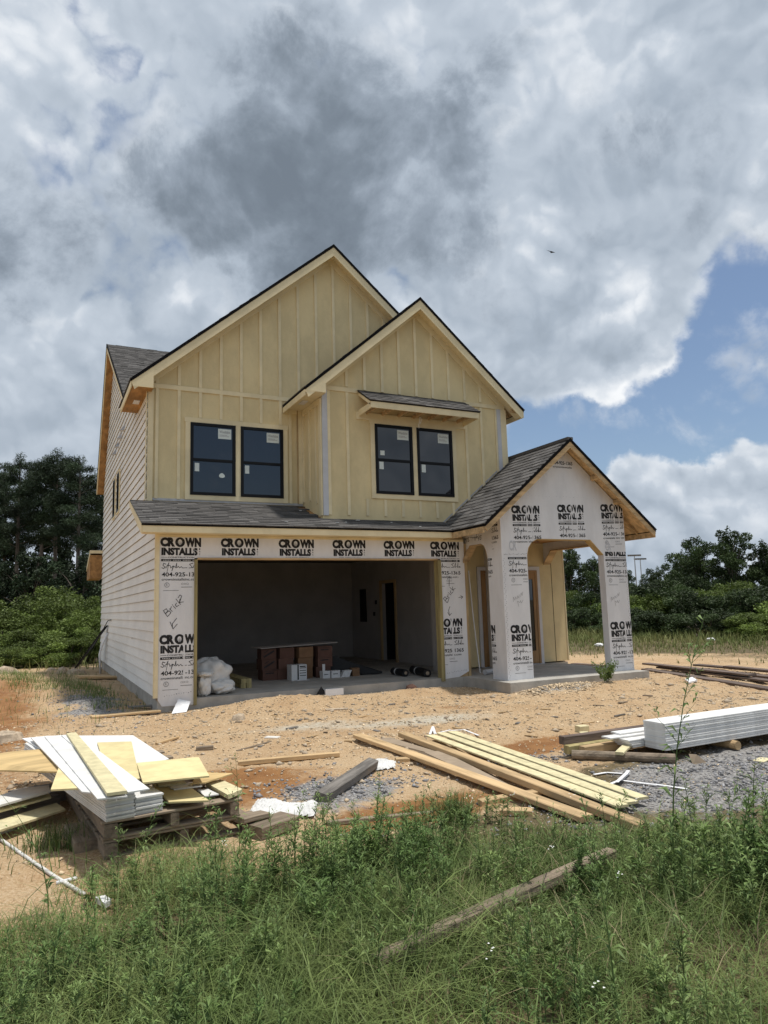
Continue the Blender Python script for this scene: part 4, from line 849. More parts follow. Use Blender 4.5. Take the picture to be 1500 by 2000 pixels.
# ------------------------------------------------------------------ things in the garage
def carton(name, x, y, z, w, d, h, m, label, a=0.0, cat='box', group=None, text=None, flaps=False):
    c, s = math.cos(a), math.sin(a); R2 = lambda u, v: (x+u*c-v*s, y+u*s+v*c)
    e = empty(name, (x, y, z), label=label, cat=cat, group=group)
    b = MB(); q = [R2(-w/2, -d/2), R2(w/2, -d/2), R2(w/2, d/2), R2(-w/2, d/2)]
    b.prism([(*p, z) for p in q], (0, 0, h)).build('carton', m, e)
    q2 = [R2(-w/2-.001, -.03), R2(w/2+.001, -.03), R2(w/2+.001, .03), R2(-w/2-.001, .03)]
    MB().prism([(*p, z+h) for p in q2], (0, 0, .002)).build('tape', 'tan_box' if m != 'white_box' else 'ink_grey', e)
    if text:
        f_ = Flat(); kind = text
        if kind == 'stripe': f_.stroke([(-w*.3, h*.25), (w*.32, h*.75)], .035).stroke([(-w*.3, h*.62), (-w*.05, h*.82)], .012)
        if kind == 'word': f_.stroke([(-w*.3, h*.66), (w*.22, h*.68)], .022).stroke([(-w*.38, h*.87), (w*.38, h*.87)], .006)
        if kind == 'label':
            f_.poly([(-w*.12, .0), (-w*.03, 0), (-w*.03, h), (-w*.12, h)])
            for k in range(4): f_.poly([(.01, h*(.28+.16*k)), (w*.45, h*(.28+.16*k)), (w*.45, h*(.28+.16*k)+.014), (.01, h*(.28+.16*k)+.014)])
            f_.stroke([(.02, h*.88), (w*.40, h*.88)], .024)
        if kind == 'small': f_.stroke([(-w*.3, h*.55), (w*.2, h*.55)], .014)
        f_.lay('print', lambda u, v: (*R2(u, -d/2-.003), z+v), 'ink', e)
    return e
cols = [(2.60, 2.26), (2.975, 2.24), (3.385, 2.17), (3.79, 2.12)]
WHR = ['bottom', 'middle', 'top']
BL = {(0, 0): 'reddish brown carton at the foot of the stack nearest the white bags', (0, 1): 'reddish brown carton with a diagonal stripe in the middle of its stack', (0, 2): 'reddish brown carton with a diagonal stripe just under the grey sheet',
      (1, 0): 'reddish brown carton half hidden by the tall white printed box', (1, 1): 'plain reddish brown carton in the middle of the second stack', (1, 2): 'plain reddish brown carton topping the second stack under the grey sheet',
      (2, 0): 'brown carton on the floor right behind the tall white printed box', (2, 1): 'tan carton in the middle of the third stack of boxes', (2, 2): 'tan carton under the grey sheet on the third stack',
      (3, 0): 'brown carton behind the small white boxes on the garage floor', (3, 1): 'reddish brown carton in the middle of the stack beside the black sheet', (3, 2): 'reddish brown carton tilted under the raised end of the grey sheet'}
for i, (x, y) in enumerate(cols):
    for k in range(3):
        carton('cardboard_box', x+random.uniform(-.025, .025), y+random.uniform(-.03, .03), .001+.22*k, .325, .34, .218, 'tan_box' if i == 2 else 'brown_box', BL[(i, k)], random.uniform(-.1, .1), group='brown boxes stacked in the garage', text={(0, 1): 'stripe', (0, 2): 'stripe', (3, 2): 'word', (3, 1): 'word', (0, 0): 'word'}.get((i, k)))
prismpart('drywall_offcut', [(2.40, 2.02, .668), (4.14, 2.02, .715), (4.12, 2.75, .715), (2.40, 2.78, .668)], (0, 0, .014), 'drywall', None, label='grey sheet lying tilted across the tops of the stacked brown boxes', cat='sheet')
carton('printed_box', 3.11, 1.78, .001, .34, .26, .32, 'white_box', 'tall white box with black print on the garage floor before the brown boxes', .05, text='label')
carton('small_white_box', 3.72, 1.73, .001, .17, .16, .15, 'white_box', 'small white box with a raised flap beside the tall printed box', .08, text='small')
boxpart('box_flap', (3.64, 1.665, .152), (3.70, 1.672, .30), 'white_box', bpy.data.objects['small_white_box'])
carton('small_white_box', 3.93, 1.71, .001, .20, .16, .15, 'white_box', 'small white box between two other small white boxes', .02, text='small')
b_ = MB().prism([(4.04, 1.60, .001), (4.24, 1.62, .001), (4.30, 1.63, .14), (4.12, 1.61, .14)], (0, .13, 0)).build('small_white_box', 'white_box', None, label='small white box leaning over on the concrete garage floor', cat='box')
carton('brown_carton', 4.42, 1.75, .001, .16, .2, .17, 'tan_box', 'small tan carton by the tip of the black sheet', -.1)

MB().prism([(3.98, 2.0, .02), (5.05, 1.66, .02), (5.05, 1.66, .06), (4.6, 1.90, .22), (3.98, 2.06, .46)], (.02, .62, 0)).build('black_sheet', 'black_plastic', None, label='black sheet sloping down from the brown boxes to the floor', cat='sheet')
prismpart('paper_scrap', [(3.02, 1.52, .004), (3.3, 1.50, .004), (3.32, 1.57, .006), (3.06, 1.58, .02)], (0, 0, .003), 'white_box', None, label='scrap of printed white paper on the garage floor', cat='paper')
def pillow(name, c, r, m, label, cat, seed, squash=.5, rot=0.0, p=2.6):
    rg = np.random.default_rng(seed); b = MB(); nu, nv = 56, 28; ph = rg.uniform(0, 6.28, 8)
    for j in range(nv+1):
        th = -math.pi/2 + math.pi*j/nv
        for i in range(nu):
            a = 2*math.pi*i/nu
            x, y, z = math.cos(th)*math.cos(a), math.cos(th)*math.sin(a), math.sin(th)
            q = (abs(x)**p+abs(y)**p+abs(z)**p)**(-1/p); x, y, z = x*q, y*q, z*q
            k = 1 + .05*math.sin(3*a+ph[0]+2*th) + .04*math.sin(7*a+ph[1]-3*th) + .03*math.sin(5*th+ph[2]+2*a) + .02*math.sin(13*a+ph[3]+6*th) - .07*abs(math.sin(2.5*a+ph[4]+1.7*math.sin(3*th+ph[5])))**3 - .05*abs(math.cos(4.2*th+ph[6]+1.3*math.sin(2*a+ph[7])))**6
            x, y = x*math.cos(rot)-y*math.sin(rot)*r[1]/r[0], x*math.sin(rot)*r[0]/r[1]+y*math.cos(rot)
            b.v.append((c[0]+r[0]*x*k, c[1]+r[1]*y*k, c[2]+r[2]*z*k))
    for j in range(nv):
        for i in range(nu): b.f.append((j*nu+i, j*nu+(i+1) % nu, (j+1)*nu+(i+1) % nu, (j+1)*nu+i)); b.t.append(.5)
    return b.build(name, m, None, smooth=True, label=label, cat=cat)
pillow('insulation_bag', (1.04, .72, .315), (.38, .42, .31), 'insulation', 'large white bag slumped against the left side of the garage opening', 'bag', 1)
pillow('insulation_bag', (1.20, .40, .13), (.24, .26, .13), 'insulation', 'flat white bag lying under the slumped large white bag', 'bag', 2)
pillow('insulation_bag', (.86, .24, .17), (.12, .13, .17), 'insulation', 'narrow upright white bag tucked behind the wooden garage jamb', 'bag', 3, p=3.5)
pillow('insulation_bag', (.86, .24, .385), (.16, .15, .05), 'insulation', 'thin folded white bag on top of the narrow upright bag', 'bag', 4)
for k in range(2):
    for j in range(2): lumber('timber', (1.76+.105*j, .98, .001+.088*k), (1.72+.105*j, 2.9, .001+.088*k), .1, .086, 'treated_wood', [['lower greenish timber of the garage floor pile on the side toward the bags', 'lower greenish timber of the garage floor pile on the side toward the boxes'], ['upper greenish timber of the garage floor pile on the side toward the bags', 'upper greenish timber of the garage floor pile on the side toward the boxes']][k][j], 'timber', group='timbers on the garage floor')
def roll(name, p0, p1, r, label):
    e = empty(name, p0, label=label, cat='roll'); p0 = np.array(p0); p1 = np.array(p1)
    MB().tube([p0, p1], r, 20).build('felt', 'black_plastic', e, smooth=False)
    d = (p1-p0)/np.linalg.norm(p1-p0); MB().tube([p0-d*.004, p0+d*.01], r*.45, 12).build('core', 'cardboard', e)
    m_ = p0+(p1-p0)*.62; MB().tube([m_, m_+d*.05], r*1.02, 20).build('band', 'white_box', e); return e
roll('felt_roll', (5.18, .80, .075), (5.20, 1.42, .075), .075, 'short black roll lying end on across the garage floor')
roll('felt_roll', (5.46, .36, .085), (5.12+.5, 1.30, .085), .085, 'thick black roll with white band by the right garage jamb')
# ------------------------------------------------------------------ things against and in front of the house
def P(x, y, dz=0.0):
    z = -.2
    for _ in range(4): p = onZ(x, y, z+dz); z = float(gz(p[0], p[1]))
    return (float(p[0]), float(p[1]), z+dz)
lumber('leaning_board', (-.75, 10.6, -.06), (-.06, 9.3, 1.12), .26, .03, 'black_plastic', 'black board leaning against the white siding near the back corner', 'board', roll=.6, warp=0)
MB().tube([(-.18, 9.35, -.25), (-.22, 9.35, .35), (-.16, 9.3, .62), (-.03, 9.2, .95)], .032, 8).build('pipe', 'white_plastic', None, smooth=True, label='pale pipe rising out of the ground beside the white siding', cat='pipe')
MB().tube([(-.55, 10.3, .08), (-.5, 10.1, .2), (-.05, 9.0, 1.3), (-.04, 8.2, 1.33)], .012, 5).build('cable', 'black_plastic', None, label='thin dark cable hanging on the white siding near the back corner', cat='cable')
def scrap(px, py, L_, w, t, ang, m, label, cat='board', name='board', dz=0.0, tilt=0.0, group=None):
    p = P(px, py); q = (p[0]+L_*math.cos(ang), p[1]+L_*math.sin(ang)); 
    return lumber(name, (p[0], p[1], float(gz(p[0], p[1]))-.004+dz), (q[0], q[1], float(gz(*q))-.004+dz+tilt), w, t, m, label, cat, group=group)
a0, a1 = P(178, 1403), P(312, 1394)
lumber('plank', (a0[0], a0[1], a0[2]+.0), (a1[0], a1[1], a1[2]+.03), .16, .035, 'bare_wood', 'weathered plank on the dirt below the corner of the white siding', 'plank')
a0 = P(255, 1388); lumber('plank', (a0[0], a0[1]+.25, a0[2]+.02), (a0[0]+.55, a0[1]+.05, a0[2]+.03), .12, .025, 'grey_wood', 'short grey plank at the foot of the garage corner', 'plank')
prismpart('paper_scrap', [g3(.22, -.28, .01), g3(.45, -.34, .012), (.55, -.14, -.03), (.36, -.08, .02)], (0, .004, .004), 'white_plastic', None, label='crumpled pale sheet on the dirt below the left wrapped wall', cat='paper')
def wedge(name, c, r, h, m, label, cat, seed=0):
    rg = np.random.default_rng(seed); n = 7; b = MB(); z0 = float(gz(c[0], c[1]))-.03
    ring = [(c[0]+r*rg.uniform(.7, 1.2)*math.cos(6.28*i/n), c[1]+r*rg.uniform(.6, 1.1)*math.sin(6.28*i/n), z0) for i in range(n)]
    mid = [(c[0]+.62*(p[0]-c[0])+rg.uniform(-.1, .1)*r, c[1]+.62*(p[1]-c[1])+rg.uniform(-.1, .1)*r, z0+.03+h*rg.uniform(.55, .85)) for p in ring]
    top = (c[0]+rg.uniform(-.2, .2)*r, c[1], z0+.03+h)
    b.add(ring+mid+[top], [(i, (i+1) % n, n+(i+1) % n, n+i) for i in range(n)] + [(n+i, n+(i+1) % n, 2*n) for i in range(n)])
    return b.build(name, m, None, label=label, cat=cat)
t = P(552, 1356); MB().add([(t[0]-.10, -.12, -.10), (t[0]+.11, -.12, -.10), (t[0]+.01, -.10, .045), (t[0]+.01, -.06, -.10)], [(0, 1, 2), (1, 3, 2), (3, 0, 2), (0, 3, 1)]).build('plastic_scrap', 'black_plastic', None, label='small black triangular scrap at the edge of the garage slab', cat='scrap')
boxpart('foam_block', (3.0, -.16, -.13), (3.36, -.06, -.015), 'white_plastic', None, label='white block lying against the front edge of the garage slab', cat='block')
wedge('dirt_clod', (4.78, -.22), .17, .12, 'brown_box', 'dark reddish clod on the dirt before the garage slab', 'clod', 3)
wedge('rock', tuple(P(465, 1396)[:2]), .11, .10, 'rock', 'lone pale rock on the dirt mound before the garage', 'rock', 4)
for i, (px, py, r, h, lb) in enumerate([(8, 1447, .22, .14, 'large earthy clod at the left border of the dirt yard'), (35, 1441, .12, .09, 'medium earthy clod beside the large clod'), (122, 1316, .20, .2, 'pale boulder on the crest of the dirt slope by the bushes'), (148, 1318, .28, .18, 'flat pale boulder next to another boulder on the dirt crest'), (8, 1318, .4, .22, 'grey boulder at the far end of the dirt crest'), (100, 1310, .18, .1, 'small boulder on the dirt crest behind two pale ones')]):
    wedge('rock' if i > 1 else 'dirt_clod', tuple(P(px, py)[:2]), r, h, 'rock', lb, 'rock' if i > 1 else 'clod', 10+i)
scrap(150, 1326, 1.1, .45, .06, .2, 'bare_wood', 'broad weathered board on the dirt slope by the back of the siding', cat='board', dz=.02)
MB().tube([(6.62, -.02, .055), (6.98, .12, .055)], .055, 14).build('metal_can', 'metal', None, label='shiny metal tube lying on the porch slab beside the wrapped post', cat='tube')
MB().tube([(6.66, .22, .02), (6.60, .3, 1.2), (6.56, .34, 2.2)], .012, 6).build('rod', 'white_plastic', None, label='thin pale rod standing on the porch before the door casing', cat='rod')
# ------------------------------------------------------------------ pallets and what is piled on them
PA = math.radians(3)
pd_ = np.array((-.10, 1.0)); pd_ /= np.linalg.norm(pd_); pw_ = np.array((pd_[1], -pd_[0]))      # length and width directions
def pallet(name, o, w, L_, z, label, m='old_wood', nd=7):
    e = empty(name, (o[0], o[1], z), label=label, cat='pallet', group='pallets under the pile of boards')
    pt = lambda u, v, zz: (o[0]+pw_[0]*u+pd_[0]*v, o[1]+pw_[1]*u+pd_[1]*v, zz)
    for k in range(3):
        u = .045 + (w-.09)*k/2; lumber('stringer', pt(u, 0, z+.017), pt(u, L_, z+.017), .09 if k == 0 else .06, .09, m, parent=e, cat=None)
    for i in range(nd):
        v = .06 + (L_-.12)*i/(nd-1)
        lumber('deck_board', pt(-.01, v, z+.108), pt(w+.01, v+random.uniform(-.01, .01), z+.108), .11, .019, m, parent=e, cat=None)
    for i in range(3):
        v = .07 + (L_-.14)*i/2
        lumber('base_board', pt(0, v, z-.002), pt(w, v, z-.002), .11, .018, m, parent=e, cat=None)
    return e
zg = float(gz(-.9, -6.4))
pallet('pallet', (-1.36, -7.26), 1.08, 2.2, zg+.005, 'lower weathered pallet standing on the dirt under the pile')
pallet('pallet', (-1.375, -7.28), .98, 2.35, zg+.138, 'upper weathered pallet carrying the white board stack', nd=8)
zt = zg+.138+.129
lumber('block', (-1.44, -7.02, zg), (-1.5, -6.5, zg+.0), .2, .09, 'old_wood', 'weathered wooden block beside the left edge of the lower pallet', 'block')
lumber('block', (-.34, -7.28, zg-.005), (.0, -7.12, zg-.005), .22, .09, 'old_wood', 'weathered wooden block by the white crumpled plastic and pallet', 'block')
lumber('block', (-.42, -7.22, zg+.10), (-.20, -7.12, zg+.09), .12, .04, 'old_wood', 'small weathered offcut on the block beside the pallet', 'block')
sd = np.array((-.20, 1.0)); sd /= np.linalg.norm(sd); sw = np.array((sd[1], -sd[0]))
def sp(u, v, z): return (-1.37+sw[0]*u+sd[0]*v, -7.30+sw[1]*u+sd[1]*v, z)
nl = 12
for c_ in range(2):
    for k in range(nl - 3*c_):
        u = .105+.205*c_ + random.uniform(-.006, .006); v = random.uniform(-.02, .02)+.02*c_
        top = k == nl-3*c_-1
        lumber('trim_board', sp(u, v, zt+.0135*k), sp(u+random.uniform(-.01, .01), 2.75+v, zt+.0135*k), .196, .0125, 'white_board',
               ['white board lying in the left column of the pallet stack', 'white board lying in the right column of the pallet stack'][c_], 'board', warp=.002, group=['left column of white boards on the pallet', 'right column of white boards on the pallet'][c_])
zs = zt+.0135*nl
sheet('wide_panel', [(43, 1442), (92, 1437), (260, 1436), (330, 1482), (268, 1500), (130, 1490)], zs+.012, .011, 'white_board', 'wide ribbed white panel lying at the back of the pallet pile')
sheet('plywood_sheet', [(-60, 1482), (20, 1468), (123, 1459), (112, 1507), (-40, 1503)], [zs+.0, zs+.02, zs+.03, zs+.02, zs-.04], .012, 'plywood_pale', 'grained plywood sheet hanging off the left side of the pallet pile', 'sheet')
sheet('fibre_panel', [(127, 1464), (160, 1474), (173, 1538), (99, 1542)], zs+.042, .012, 'yellow_sheet', 'tapered yellow panel hanging off the left front of the white stack')
sheet('fibre_panel', [(190, 1450), (257, 1448), (273, 1520), (215, 1530)], zs+.030, .010, 'yellow_sheet', 'yellow panel lying flat under the long strips and the wide yellow panel')
sheet('fibre_panel', [(267, 1490), (388, 1478), (409, 1515), (279, 1528)], zs+.040, .012, 'yellow_sheet', 'wide clean yellow panel laid across the right of the pile')
sheet('fibre_panel', [(297, 1531), (362, 1530), (408, 1563), (330, 1566)], zt+.055, .012, 'yellow_sheet', 'yellow panel jutting out low beside the front of the white stack')
sheet('plywood_sheet', [(385, 1508), (455, 1510), (400, 1528), (375, 1530)], zt+.09, .010, 'plywood_pale', 'tan offcut sheet sticking out from under the wide yellow panel', 'sheet')
sheet('fibre_panel', [(402, 1528), (432, 1522), (473, 1541), (446, 1553)], zt+.05, .030, 'yellow_board', 'thick pale yellow offcut on the right corner of the pallet')
sheet('trim_offcut', [(305, 1528), (360, 1524), (364, 1529), (310, 1534)], zt+.075, .014, 'yellow_board', 'small yellow white edged strip on the low yellow panel', 'strip')
sheet('trim_offcut', [(330, 1536), (380, 1528), (395, 1534), (340, 1541)], zt+.066, .010, 'white_board', 'small white strip beside the yellow strip on the low panel', 'strip')
sheet('trim_offcut', [(385, 1542), (405, 1540), (428, 1551), (400, 1555)], zt+.03, .008, 'white_board', 'white scrap between the low yellow panel and thick offcut', 'strip')
for k, (q, lb) in enumerate([([(60, 1440), (110, 1438), (178, 1548), (160, 1546)], 'white strip lowest of the long strips crossing the pile'),
                             ([(87, 1438), (130, 1435), (249, 1555), (190, 1560)], 'long white strip running under the yellow trim board'),
                             ([(120, 1436), (150, 1434), (292, 1540), (250, 1547)], 'broad white strip to the right of the yellow trim board')]):
    sheet('long_strip', q, zs+.050+.010*k, .009, 'white_board', lb, 'strip')
sheet('trim_board', [(130, 1432), (148, 1430), (248, 1544), (209, 1549)], zs+.092, .020, 'yellow_board', 'speckled yellow trim board lying topmost along the pile', 'board')
for q, z_, lb, m in [([(-40, 1566), (40, 1540), (95, 1533), (98, 1545), (0, 1572)], .02, 'pale board topmost in the loose pile left of the pallets', 'white_edge'), ([(-40, 1580), (95, 1548), (100, 1556), (-40, 1594)], -.03, 'pale yellow board second in the loose pile left of the pallets', 'yellow_board'), ([(-60, 1618), (110, 1568), (128, 1580), (-60, 1640)], -.10, 'long pale yellow board lowest in the loose pile left of the pallets', 'yellow_board')]:
    sheet('loose_board', q, z_, .016, m, lb, 'board', group='loose boards left of the pallets')
lumber('block', (-1.95, -5.3, float(gz(-1.95, -5.3))), (-1.55, -5.15, float(gz(-1.5, -5.1))), .4, .10, 'grey_wood', 'grey timber holding up the loose boards left of the pallets', 'timber')
lumber('block', (-2.1, -5.7, float(gz(-1.95, -5.3))), (-1.62, -5.5, float(gz(-1.5, -5.1))), .1, .11, 'grey_wood', 'second grey timber under the loose boards nearer the white pipe', 'timber')
def ground_tube(name, pts, r, m, label, cat, k=8):
    w = [P(x, y) for x, y in pts]; return MB().tube([(a, b, c+r*.8) for a, b, c in w], r, k).build(name, m, None, smooth=True, label=label, cat=cat)
ground_tube('pipe', [(-30, 1622), (0, 1641), (70, 1690), (110, 1717), (165, 1750)], .012, 'white_edge', 'long thin white pipe lying on the dirt toward the grass', 'pipe')
ground_tube('pipe', [(110, 1728), (150, 1718)], .012, 'white_plastic', 'short white pipe crossing beside the long white pipe', 'pipe')
ground_tube('pipe', [(-10, 1633), (32, 1620)], .012, 'white_plastic', 'short white stick on the dirt beyond the long white pipe', 'pipe')
sheet('plastic_scrap', [(186, 1752), (205, 1748), (218, 1756), (205, 1764)], -.15, .03, 'white_plastic', 'small white plastic scrap in the grass at the end of the pipe', 'scrap')
# ------------------------------------------------------------------ crumpled plastic and other litter
def crumple(name, outline, h, m, label, cat, seed, res=34):
    rg = np.random.default_rng(seed); pts = np.array([P(x, y)[:2] for x, y in outline]); mn, mx = pts.min(0), pts.max(0); b = MB(); idx = {}
    def inside(x, y):
        c = False; j = len(pts)-1
        for i in range(len(pts)):
            if (pts[i][1] > y) != (pts[j][1] > y) and x < (pts[j][0]-pts[i][0])*(y-pts[i][1])/(pts[j][1]-pts[i][1])+pts[i][0]: c = not c
            j = i
        return c
    def edge(x, y):
        d = 9
        for i in range(len(pts)):
            a, q = pts[i], pts[(i+1) % len(pts)]; t_ = np.clip(((x-a[0])*(q[0]-a[0])+(y-a[1])*(q[1]-a[1]))/((q-a)@(q-a)), 0, 1); d = min(d, math.hypot(x-a[0]-t_*(q[0]-a[0]), y-a[1]-t_*(q[1]-a[1])))
        return d
    st = max(mx-mn)/res; kx = rg.uniform(-1, 1, (9, 4))
    nx_, ny_ = int((mx[0]-mn[0])/st)+2, int((mx[1]-mn[1])/st)+2
    for j in range(ny_):
        for i in range(nx_):
            x, y = mn[0]+i*st, mn[1]+j*st
            if inside(x, y):
                d = edge(x, y); n_ = sum(abs(math.sin((x*k[0]+y*k[1])*26+k[2]*6))*(.6+k[3]*.3) for k in kx)/9
                idx[(i, j)] = len(b.v); b.v.append((x+rg.normal(0, st*.18), y+rg.normal(0, st*.18), float(gz(x, y))+.006+h*min(1, d/(h*.9))**.6*(.35+.9*n_)+rg.normal(0, .004)))
    for (i, j) in idx:
        q = [(i, j), (i+1, j), (i+1, j+1), (i, j+1)]
        if all(k in idx for k in q): b.f.append(tuple(idx[k] for k in q)); b.t.append(.5)
    return b.build(name, m, None, smooth=False, label=label, cat=cat)
crumple('plastic_sheet', [(478, 1600), (500, 1568), (540, 1572), (575, 1578), (622, 1570), (618, 1600), (570, 1600), (545, 1606), (520, 1632), (492, 1630)], .10, 'insulation', 'crumpled white plastic sheet on the mud beside the pallets', 'plastic sheet', 5, 60)
crumple('plastic_sheet', [(715, 1495), (735, 1486), (775, 1490), (772, 1503), (735, 1507), (722, 1502)], .04, 'insulation', 'flat white plastic scrap at the end of the grey timber', 'plastic sheet', 6)
crumple('plastic_sheet', [(820, 1272), (858, 1272), (856, 1290), (824, 1292)], .02, 'insulation', 'thin pale film on the dirt', 'plastic sheet', 7) if False else None
for i, (pts, lb) in enumerate([([(1190, 1537), (1212, 1528), (1228, 1514), (1222, 1522), (1205, 1538)], 'curled white strap on the grey gravel beyond the yellow boards'), ([(1218, 1528), (1262, 1534), (1300, 1538), (1345, 1545)], 'long white strap stretched across the grey gravel'), ([(840, 1440), (846, 1425), (850, 1438), (880, 1430), (905, 1428), (935, 1440)], 'loose white strap on the dirt behind the yellow boards'), ([(1160, 1516), (1185, 1512), (1215, 1514)], 'short white strap among the gravel near the curled strap')]):
    w = [P(x, y) for x, y in pts]; b = MB()
    for (p, q) in zip(w[:-1], w[1:]):
        p, q = np.array(p), np.array(q); d = q-p; n = np.array((-d[1], d[0], 0)); n /= np.linalg.norm(n)+1e-9; n *= .016
        zf = np.array((0, 0, .014+.03*random.random()*(i in (0, 2)))); b.prism([p-n+zf, q-n+zf, q+n+zf, p+n+zf], (0, 0, .004))
    b.build('strap', 'white_plastic', None, label=lb, cat='strap')
pc = (1.0, -7.28); MB().add([(pc[0]+(.62*math.cos(a)+.10*math.cos(3*a+1))*1.0, pc[1]+.20*math.sin(a)+.05*math.sin(2*a+.4)+.06*math.cos(a), -.228+.0) for a in np.linspace(0, 2*math.pi, 40, endpoint=False)], [tuple(range(40))]).build('puddle', 'muddy_water', None, kind='structure')
# grey timber
a0, a1 = np.array(P(622, 1567)), np.array(P(728, 1504))
lumber('grey_timber', a0, a1+np.array((0, 0, .03)), .115, .085, 'grey_wood', 'grey weathered timber lying on the gravel patch in the mud', 'timber', roll=.25, warp=.01)
for n_, p0, p1, w, t_, m, lb in [
    ('plank', P(465, 1496), P(662, 1477), .075, .05, 'bare_wood', 'single weathered stick of lumber on the dirt before the mound'),
    ('plank', P(697, 1446), P(1150, 1610), .13, .045, 'bare_wood', 'long tan plank, foremost of the boards laid on the mud'),
    ('plank', P(787, 1444), P(1256, 1632), .11, .06, 'bare_wood', 'long tan plank between the cardboard strip and yellow boards')]:
    L_ = Vector(p1)-Vector(p0); lumber(n_, (p0[0], p0[1], p0[2]+.035 if 'long' in lb else p0[2]), (p1[0], p1[1], p1[2]+.02 if 'long' in lb else p1[2]), w, t_, m, lb, 'plank', warp=.012)
cb0, cb1, cb2 = P(748, 1448), P(845, 1478), P(985, 1550)
for nm, p, q, lb, dz in (('cardboard_strip', cb0, cb1, 'flat end piece of the grey brown cardboard strip', .01), ('cardboard_strip', cb1, cb2, 'long bent grey brown cardboard strip between two tan planks', .03)):
    d = np.array(q)-np.array(p); n = np.array((-d[1], d[0], 0)); n /= np.linalg.norm(n); p_, q_ = np.array(p)+(0, 0, dz+.02), np.array(q)+(0, 0, dz+.03)
    MB().prism([p_-n*.10, q_-n*.05, q_+n*.06, p_+n*.11], (0, 0, .008)).prism([p_-n*.10, q_-n*.05, q_-n*.07+(0, 0, -.04), p_-n*.12+(0, 0, -.04)], (0, 0, .004)).build(nm, 'cardboard', None, label=lb, cat='cardboard')
for i, (u0, u1, lb) in enumerate([((842, 1446), (1216, 1592), 'yellow board lying next to the tan plank'), ((862, 1442), (1236, 1586), 'yellow board in the middle of the three on the mud'), ((884, 1440), (1256, 1578), 'yellow board nearest the grey gravel, outermost of three')]):
    p0, p1 = P(*u0), P(*u1); lumber('yellow_board', (p0[0], p0[1], p0[2]+.05+.004*i), (p1[0], p1[1], p1[2]+.055+.004*i), .115, .020, 'yellow_board', lb, 'board', warp=.008, group='yellow boards laid on the mud')
for px0, px1, w, t_, m, lb in [((938, 1574), (1052, 1553), .09, .05, 'bare_wood', 'short lumber cut propping up the front tan plank'), ((978, 1590), (1042, 1592), .10, .05, 'bare_wood', 'short lumber block on the dirt before the front tan plank'),
                               ((772, 1488), (800, 1488), .09, .045, 'bare_wood', 'small lumber block under the back end of the front plank'), ((1155, 1540), (1172, 1533), .10, .045, 'bare_wood', 'small lumber block under the outer yellow board'),
                               ((530, 1618), (558, 1615), .07, .06, 'old_wood', 'small weathered block beside the crumpled white plastic'), ((885, 1462), (900, 1474), .04, .03, 'bare_wood', 'thin stick under the yellow board'),
                               ((1128, 1430), (1146, 1428), .11, .08, 'yellow_board', 'pale cubical offcut on the dirt before the white stack'), ((1133, 1438), (1150, 1437), .09, .05, 'yellow_board', 'small pale offcut touching the cubical offcut'),
                               ((688, 1450), (672, 1450), .03, .03, 'bare_wood', 'tiny stick on the dirt near the planks'), ((636, 1388), (680, 1386), .10, .03, 'rock', 'flat brown slab on the dirt mound'),
                               ((520, 1441), (545, 1442), .10, .02, 'white_edge', 'pale flat offcut on the dirt behind the single lumber stick'), ((383, 1467), (417, 1463), .07, .05, 'old_wood', 'weathered offcut on the dirt behind the pallet pile'),
                               ((462, 1468), (530, 1449), .02, .02, 'old_wood', 'thin twig like stick reaching toward the pale offcut'), ((305, 1455), (350, 1441), .03, .03, 'bare_wood', 'thin stick on the dirt behind the wide white panel')]:
    p0, p1 = P(*px0), P(*px1); lumber('offcut', (p0[0], p0[1], p0[2]-.003), (p1[0], p1[1], p1[2]-.003), w, t_, m, lb, 'offcut')
ed = [P(640, 1612), P(760, 1602), P(850, 1590)]
lumber('edge_board', (ed[0][0], ed[0][1], ed[0][2]-.01), (ed[2][0], ed[2][1], ed[2][2]-.005), .05, .035, 'old_wood', 'half buried pale board edging the muddy puddle at the grass', 'board', warp=.02)
# small scraps strewn on the dirt
SC = [(700, 1402), (612, 1397), (742, 1430), (1010, 1415), (1090, 1402), (1160, 1412), (560, 1425), (800, 1395), (870, 1404), (930, 1392), (1180, 1380), (980, 1372), (470, 1412), (1225, 1372), (1050, 1440), (590, 1455), (1100, 1425), (760, 1378), (900, 1425), (660, 1412), (540, 1400), (585, 1408), (690, 1390), (725, 1412), (830, 1412), (850, 1388), (955, 1408), (1000, 1390), (1035, 1402), (1075, 1386), (1125, 1395), (1150, 1366), (1200, 1400), (1240, 1390), (1275, 1360), (640, 1432), (600, 1440), (420, 1432), (505, 1460), (1180, 1430), (860, 1455)]
for px, py in SC:
    p = P(px, py); a = random.uniform(0, 3.14); l = random.uniform(.06, .26)
    tn, mt = random.choice([('brown weathered', 'old_wood'), ('clean tan', 'bare_wood'), ('dark grey', 'grey_wood')])
    lumber('wood_scrap', p, (p[0]+l*math.cos(a), p[1]+l*math.sin(a), p[2]), random.uniform(.02, .06), random.uniform(.008, .02), mt, '%s %s wood scrap lying on the sandy dirt before the house' % ('tiny' if l < .12 else 'short' if l < .19 else 'long thin', tn), 'scrap', group='wood scraps strewn on the dirt')
